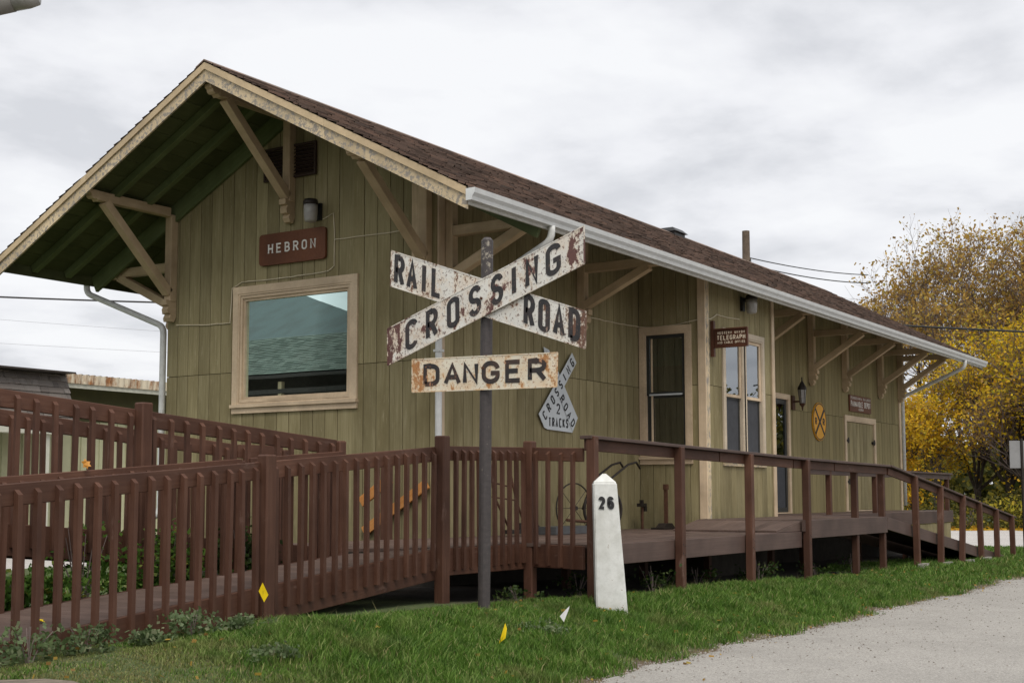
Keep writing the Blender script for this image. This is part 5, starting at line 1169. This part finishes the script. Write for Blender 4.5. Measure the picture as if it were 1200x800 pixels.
# far woods beyond everything
n = 80000; ang = RNG.uniform(-1.3, 1.1, n)
cx2 = 92+RNG.normal(size=n)*6; cy2 = RNG.uniform(-90, 32, n); hz = np.where(cy2 < -25, 1.25, 1.0)*(7.5+2.2*np.sin(cy2*.23)+1.6*np.sin(cy2*.61+1))*RNG.random(n)**.8-.9
leafquads('distant_woods', np.stack([cx2, cy2, hz], 1), .42, 'leaf_olive2', None, kind='stuff')
# fallen leaves under the trees
n = 9000; P = np.stack([RNG.uniform(41, 50, n), RNG.uniform(-14, 16, n), np.full(n, -.905)+RNG.random(n)*.03], 1); leafquads('leaf_litter', P, .16, 'leaf_orange', None, .9, 'stuff')
n = 800; P = np.stack([RNG.uniform(-9, 16, n), RNG.uniform(-5.4, -2.4, n), np.zeros(n)], 1); P[:, 2] = gh(P[:, 0], P[:, 1])+np.where(P[:, 1] > -4.2, .045, .026); leafquads('scattered_fallen_leaves', P[(P[:, 1] > -4.5) | (RNG.random(n) < .05)], .034, 'leaf_brown', None, .9, 'stuff')
# shrubs between the two ramps
for i, (x, y, rx_, ry_, h, m_, lb) in enumerate([(-6.5, -.60, .30, .13, .34, 'leaf_green', 'leafy green shrub between the ramps, leftmost'), (-5.75, -.70, .42, .14, .66, 'leaf_green', 'leafy green shrub between the ramps, second from left'),
        (-5.0, -.86, .38, .10, .60, 'leaf_green', 'taller leafy green shrub between the ramps'), (-4.2, -.96, .33, .05, .62, 'leaf_dark', 'dark leafy shrub wedged where the ramps meet')]):
    shrub(x, y, float(gh(x, y)), rx_, ry_, h, 1500, .040, m_, lb, group='shrubs between the ramps', stems=9)
# weeds along the front ramp and under the deck
WD = [(-7.55, -2.42, .20, .2), (-7.1, -2.40, .15, .15), (-6.62, -2.42, .13, .10), (-6.15, -2.36, .20, .17), (-5.78, -2.42, .13, .10), (-5.50, -2.5, .08, .06)]
for i, (x, y, r, h) in enumerate(WD):
    shrub(x, y, float(gh(x, y)), r, r*.55, h, 330, .030, 'leaf_grey', ['low grey green weed against the ramp, leftmost', 'second low weed from the left along the ramp', 'third low weed from the left along the ramp', 'tallest grey green weed against the ramp beam', 'grey green weed left of the ramp post', 'small weed at the foot of the ramp post'][i], 'weed', 'weed_plant', 'weeds along the front ramp', 6)
for i, (x, y) in enumerate([(-6.15, -3.10), (-3.05, -3.35)]):
    shrub(x, y, float(gh(x, y)), .20, .15, .09, 380, .026, 'leaf_grey', ['round patch of grey green weed in the lawn', 'thin grey green weed patch near the white flag'][i], 'weed', 'weed_plant', 'weed patches in the lawn', 3)
for i in range(9):  # leaf colour darkened to deepen the shade under the deck
    x = [-1.9, -.4, .5, 1.5, 2.3, 3.6, 4.3, 6.0, 7.6][i]; y = -2.35+.25*math.sin(i*2.3)
    shrub(x, y, float(gh(x, y)), .22, .2, .16+.06*(i % 3), 130, .035, 'leaf_dark', ['weed under the picket landing corner', 'weed in the dark behind the milepost', 'weed under the deck right of the milepost', 'weed under the deck between the first two rail posts', 'weed left of the second rail post under the deck', 'weed under the deck before the step up', 'weed in the dark by the thick block post', 'weed under the higher deck', 'weed beneath the start of the far ramp'][i], 'weed', 'weed_plant', 'weeds under the deck edge', 6)
# ------------------------------------------------------------------ grass blades
def vn(x, y, sc, seed=0):
    """smooth value noise 0..1 in the plane"""
    T = np.random.default_rng(seed).random((64, 64)); X, Y = np.asarray(x)*sc+100, np.asarray(y)*sc+100; i, j = np.floor(X).astype(int), np.floor(Y).astype(int)
    fx, fy = X-i, Y-j; fx = fx*fx*(3-2*fx); fy = fy*fy*(3-2*fy); g_ = lambda p, q: T[p % 64, q % 64]
    return (g_(i, j)*(1-fx)+g_(i+1, j)*fx)*(1-fy)+(g_(i, j+1)*(1-fx)+g_(i+1, j+1)*fx)*fy
def grass(name, n, xr, yr, hh, wd, dens=None, mat='grass'):
    x = RNG.uniform(*xr, n); y = RNG.uniform(*yr, n)
    if dens is not None: k = RNG.random(n) < dens(x, y); x, y = x[k], y[k]
    k = RNG.random(len(x)) < .35+.9*vn(x, y, 5.5, 4); x, y = x[k], y[k]
    n = len(x); z = gh(x, y)-.004
    patch = vn(x, y, 1.3, 1)*.6+vn(x, y, 4.2, 2)*.55+vn(x, y, 11, 3)*.45; h = hh*(.18+.75*patch**1.5)*RNG.uniform(.5, 1.35, n)*np.where(x < -4.5, np.clip((x+y*.3+8.6)/2.2, .38, 1), 1)*np.where((x < 9) & (y < 0), np.clip((-2.0-y)/.9, .45, 1), 1); w_ = wd*RNG.uniform(.6, 1.3, n)
    a = RNG.uniform(0, 2*math.pi, n); ux, uy = np.cos(a), np.sin(a); b = RNG.uniform(0, 2*math.pi, n); ln = h*RNG.uniform(.1, .9, n); lx, ly = np.cos(b)*ln, np.sin(b)*ln
    v = np.empty((n, 5, 3), np.float32)
    v[:, 0] = np.stack([x-ux*w_/2, y-uy*w_/2, z], 1); v[:, 1] = np.stack([x+ux*w_/2, y+uy*w_/2, z], 1)
    v[:, 2] = np.stack([x+ux*w_*.42+lx*.35, y+uy*w_*.42+ly*.35, z+h*.6], 1); v[:, 3] = np.stack([x-ux*w_*.42+lx*.35, y-uy*w_*.42+ly*.35, z+h*.6], 1)
    v[:, 4] = np.stack([x+lx, y+ly, z+h*.95], 1)
    c = v.reshape(-1, 3).mean(0); v = v-c
    me = bpy.data.meshes.new(name); me.vertices.add(n*5); me.vertices.foreach_set('co', v.ravel())
    li = np.concatenate([np.arange(n)[:, None]*5+np.array([0, 1, 2, 3]), np.arange(n)[:, None]*5+np.array([3, 2, 4])], 1).ravel().astype(np.int32)
    me.loops.add(n*7); me.loops.foreach_set('vertex_index', li); me.polygons.add(2*n)
    me.polygons.foreach_set('loop_start', (np.arange(n)[:, None]*7+np.array([0, 4])).ravel().astype(np.int32)); me.polygons.foreach_set('loop_total', np.tile([4, 3], n).astype(np.int32)); me.update(calc_edges=True)
    me.materials.append(Mt[mat]); o = bpy.data.objects.new(name, me); o['kind'] = 'stuff'; setm(o, None, Matrix.Translation(V([float(q) for q in c]))); return o
def grass_mat(name, stops):
    m, nt, b = newmat(name); g = nd(nt, 'ShaderNodeNewGeometry'); col = ramp(nt, g.outputs['Random Per Island'], stops)
    p = coords(nt, (1, 1, 1), True); f = noise(nt, p, 1.6, 5, .6); f2 = noise(nt, p, 5, 4)
    col = mixc(nt, mul(nt, thr(nt, f, .54, .70), .55), col, (.22, .20, .085)); col = mixc(nt, mul(nt, thr(nt, f2, .48, .68), .6), col, (.035, .085, .015))
    sx = nd(nt, 'ShaderNodeSeparateXYZ'); nt.links.new(p, sx.inputs[0]); wn_ = mul(nt, thr(nt, sx.outputs['X'], -5.6, -7.4), thr(nt, noise(nt, p, 3.0, 4), .40, .56)); col = mixc(nt, mul(nt, wn_, .6), col, (.26, .22, .10))
    nt.links.new(col, b.inputs['Base Color']); b.inputs['Roughness'].default_value = .55; b.inputs['Specular IOR Level'].default_value = .2
    tr = nd(nt, 'ShaderNodeBsdfTranslucent'); nt.links.new(col, tr.inputs[0]); mm = nd(nt, 'ShaderNodeMixShader'); mm.inputs[0].default_value = .3
    nt.links.new(b.outputs[0], mm.inputs[1]); nt.links.new(tr.outputs[0], mm.inputs[2]); nt.links.new(mm.outputs[0], nt.nodes['Material Output'].inputs[0]); return m
Mt['grass'] = grass_mat('lawn_grass', [(0, (.05, .12, .014)), (.4, (.095, .19, .026)), (.75, (.15, .26, .045)), (.93, (.23, .31, .09)), (1, (.40, .34, .17))])
Mt['drygrass'] = grass_mat('dry_grass', [(0, (.16, .16, .06)), (.5, (.28, .24, .12)), (1, (.40, .34, .20))])
def dl(x, y):
    e_ = np.array([edge(a) for a in x]); d = y-e_; return np.clip((d+.02+.10*np.sin(x*5)+.08*np.sin(x*11.7)+.05*np.sin(x*31))/.45, 0, 1)*np.where(((x+8.75)/.92)**2+((y+3.25)/.66)**2 < 1, 0, 1)
grass('lawn_grass', 200000, (-10, -1), (-4.5, -2.2), .115, .0075, lambda x, y: dl(x, y)*np.clip((x+y*.6+9.6)/1.8, .35, 1))
grass('lawn_grass', 125000, (-1, 8), (-4.5, -2.45), .12, .010, dl)
grass('lawn_grass', 65000, (8, 22), (-4.5, -1.5), .11, .015, dl)
grass('lawn_grass', 40000, (-9, 2), (2, 13.), .10, .014, None)
grass('lawn_grass', 25000, (19, 24.5), (-4, 8), .09, .02, None)
grass('dry_grass_seed_stems', 6000, (-8, 9), (-2.9, -2.2), .17, .0035, lambda x, y: np.clip(.4+.5*np.sin(x*3.1)*np.sin(x*1.3+2), 0, 1), 'drygrass')
grass('dry_grass_seed_stems', 16000, (-8.5, 16), (-4.4, -2.3), .075, .006, lambda x, y: dl(x, y)*np.clip(.25+.8*np.sin(x*1.7+1)*np.cos(y*3+x), 0, 1), 'drygrass')
grass('dry_grass_seed_stems', 30000, (-9, -5.0), (-3.9, -2.3), .06, .007, lambda x, y: dl(x, y)*np.clip((-5.4-x-y*.2)/2.2, 0, 1), 'drygrass')

grass('dry_grass_fringe', 26000, (-6, 20), (-4.55, -3.7), .055, .008, lambda x, y: np.exp(-((y-np.array([edge(a) for a in x])-.10)/.16)**2)*(.35+.65*vn(x, y, 1.1, 7)), 'drygrass')
grass('dry_grass_fringe', 9000, (6.5, 18), (-3.9, -2.75), .06, .012, lambda x, y: np.clip(vn(x, y, .9, 9)*2-.9, 0, 1), 'drygrass')
# loose stones along the ragged road edge and on the road
n = 5200; x = RNG.uniform(-6, 16, n); e_ = np.array([edge(a) for a in x]); y = e_+RNG.normal(size=n)*.10-np.abs(RNG.normal(size=n))*np.where(RNG.random(n) < .3, 1.6, .05); sz = RNG.uniform(.004, .013, n)
vs = []; fs = []
for i in range(n):
    z = float(gh(x[i], y[i]))+(.022 if y[i] < e_[i]-.05 else .004); q = sz[i]; a = RNG.uniform(0, 6.28); k = len(vs)
    for t in range(4): vs.append((x[i]+q*math.cos(a+t*1.57)*(1 if t % 2 else .7), y[i]+q*math.sin(a+t*1.57), z))
    vs.append((x[i]+q*.2, y[i], z+q*.8)); fs += [(k+t, k+(t+1) % 4, k+4) for t in range(4)]
world_obj('loose_stones', vs, fs, 'stones', None, False, 'stuff')
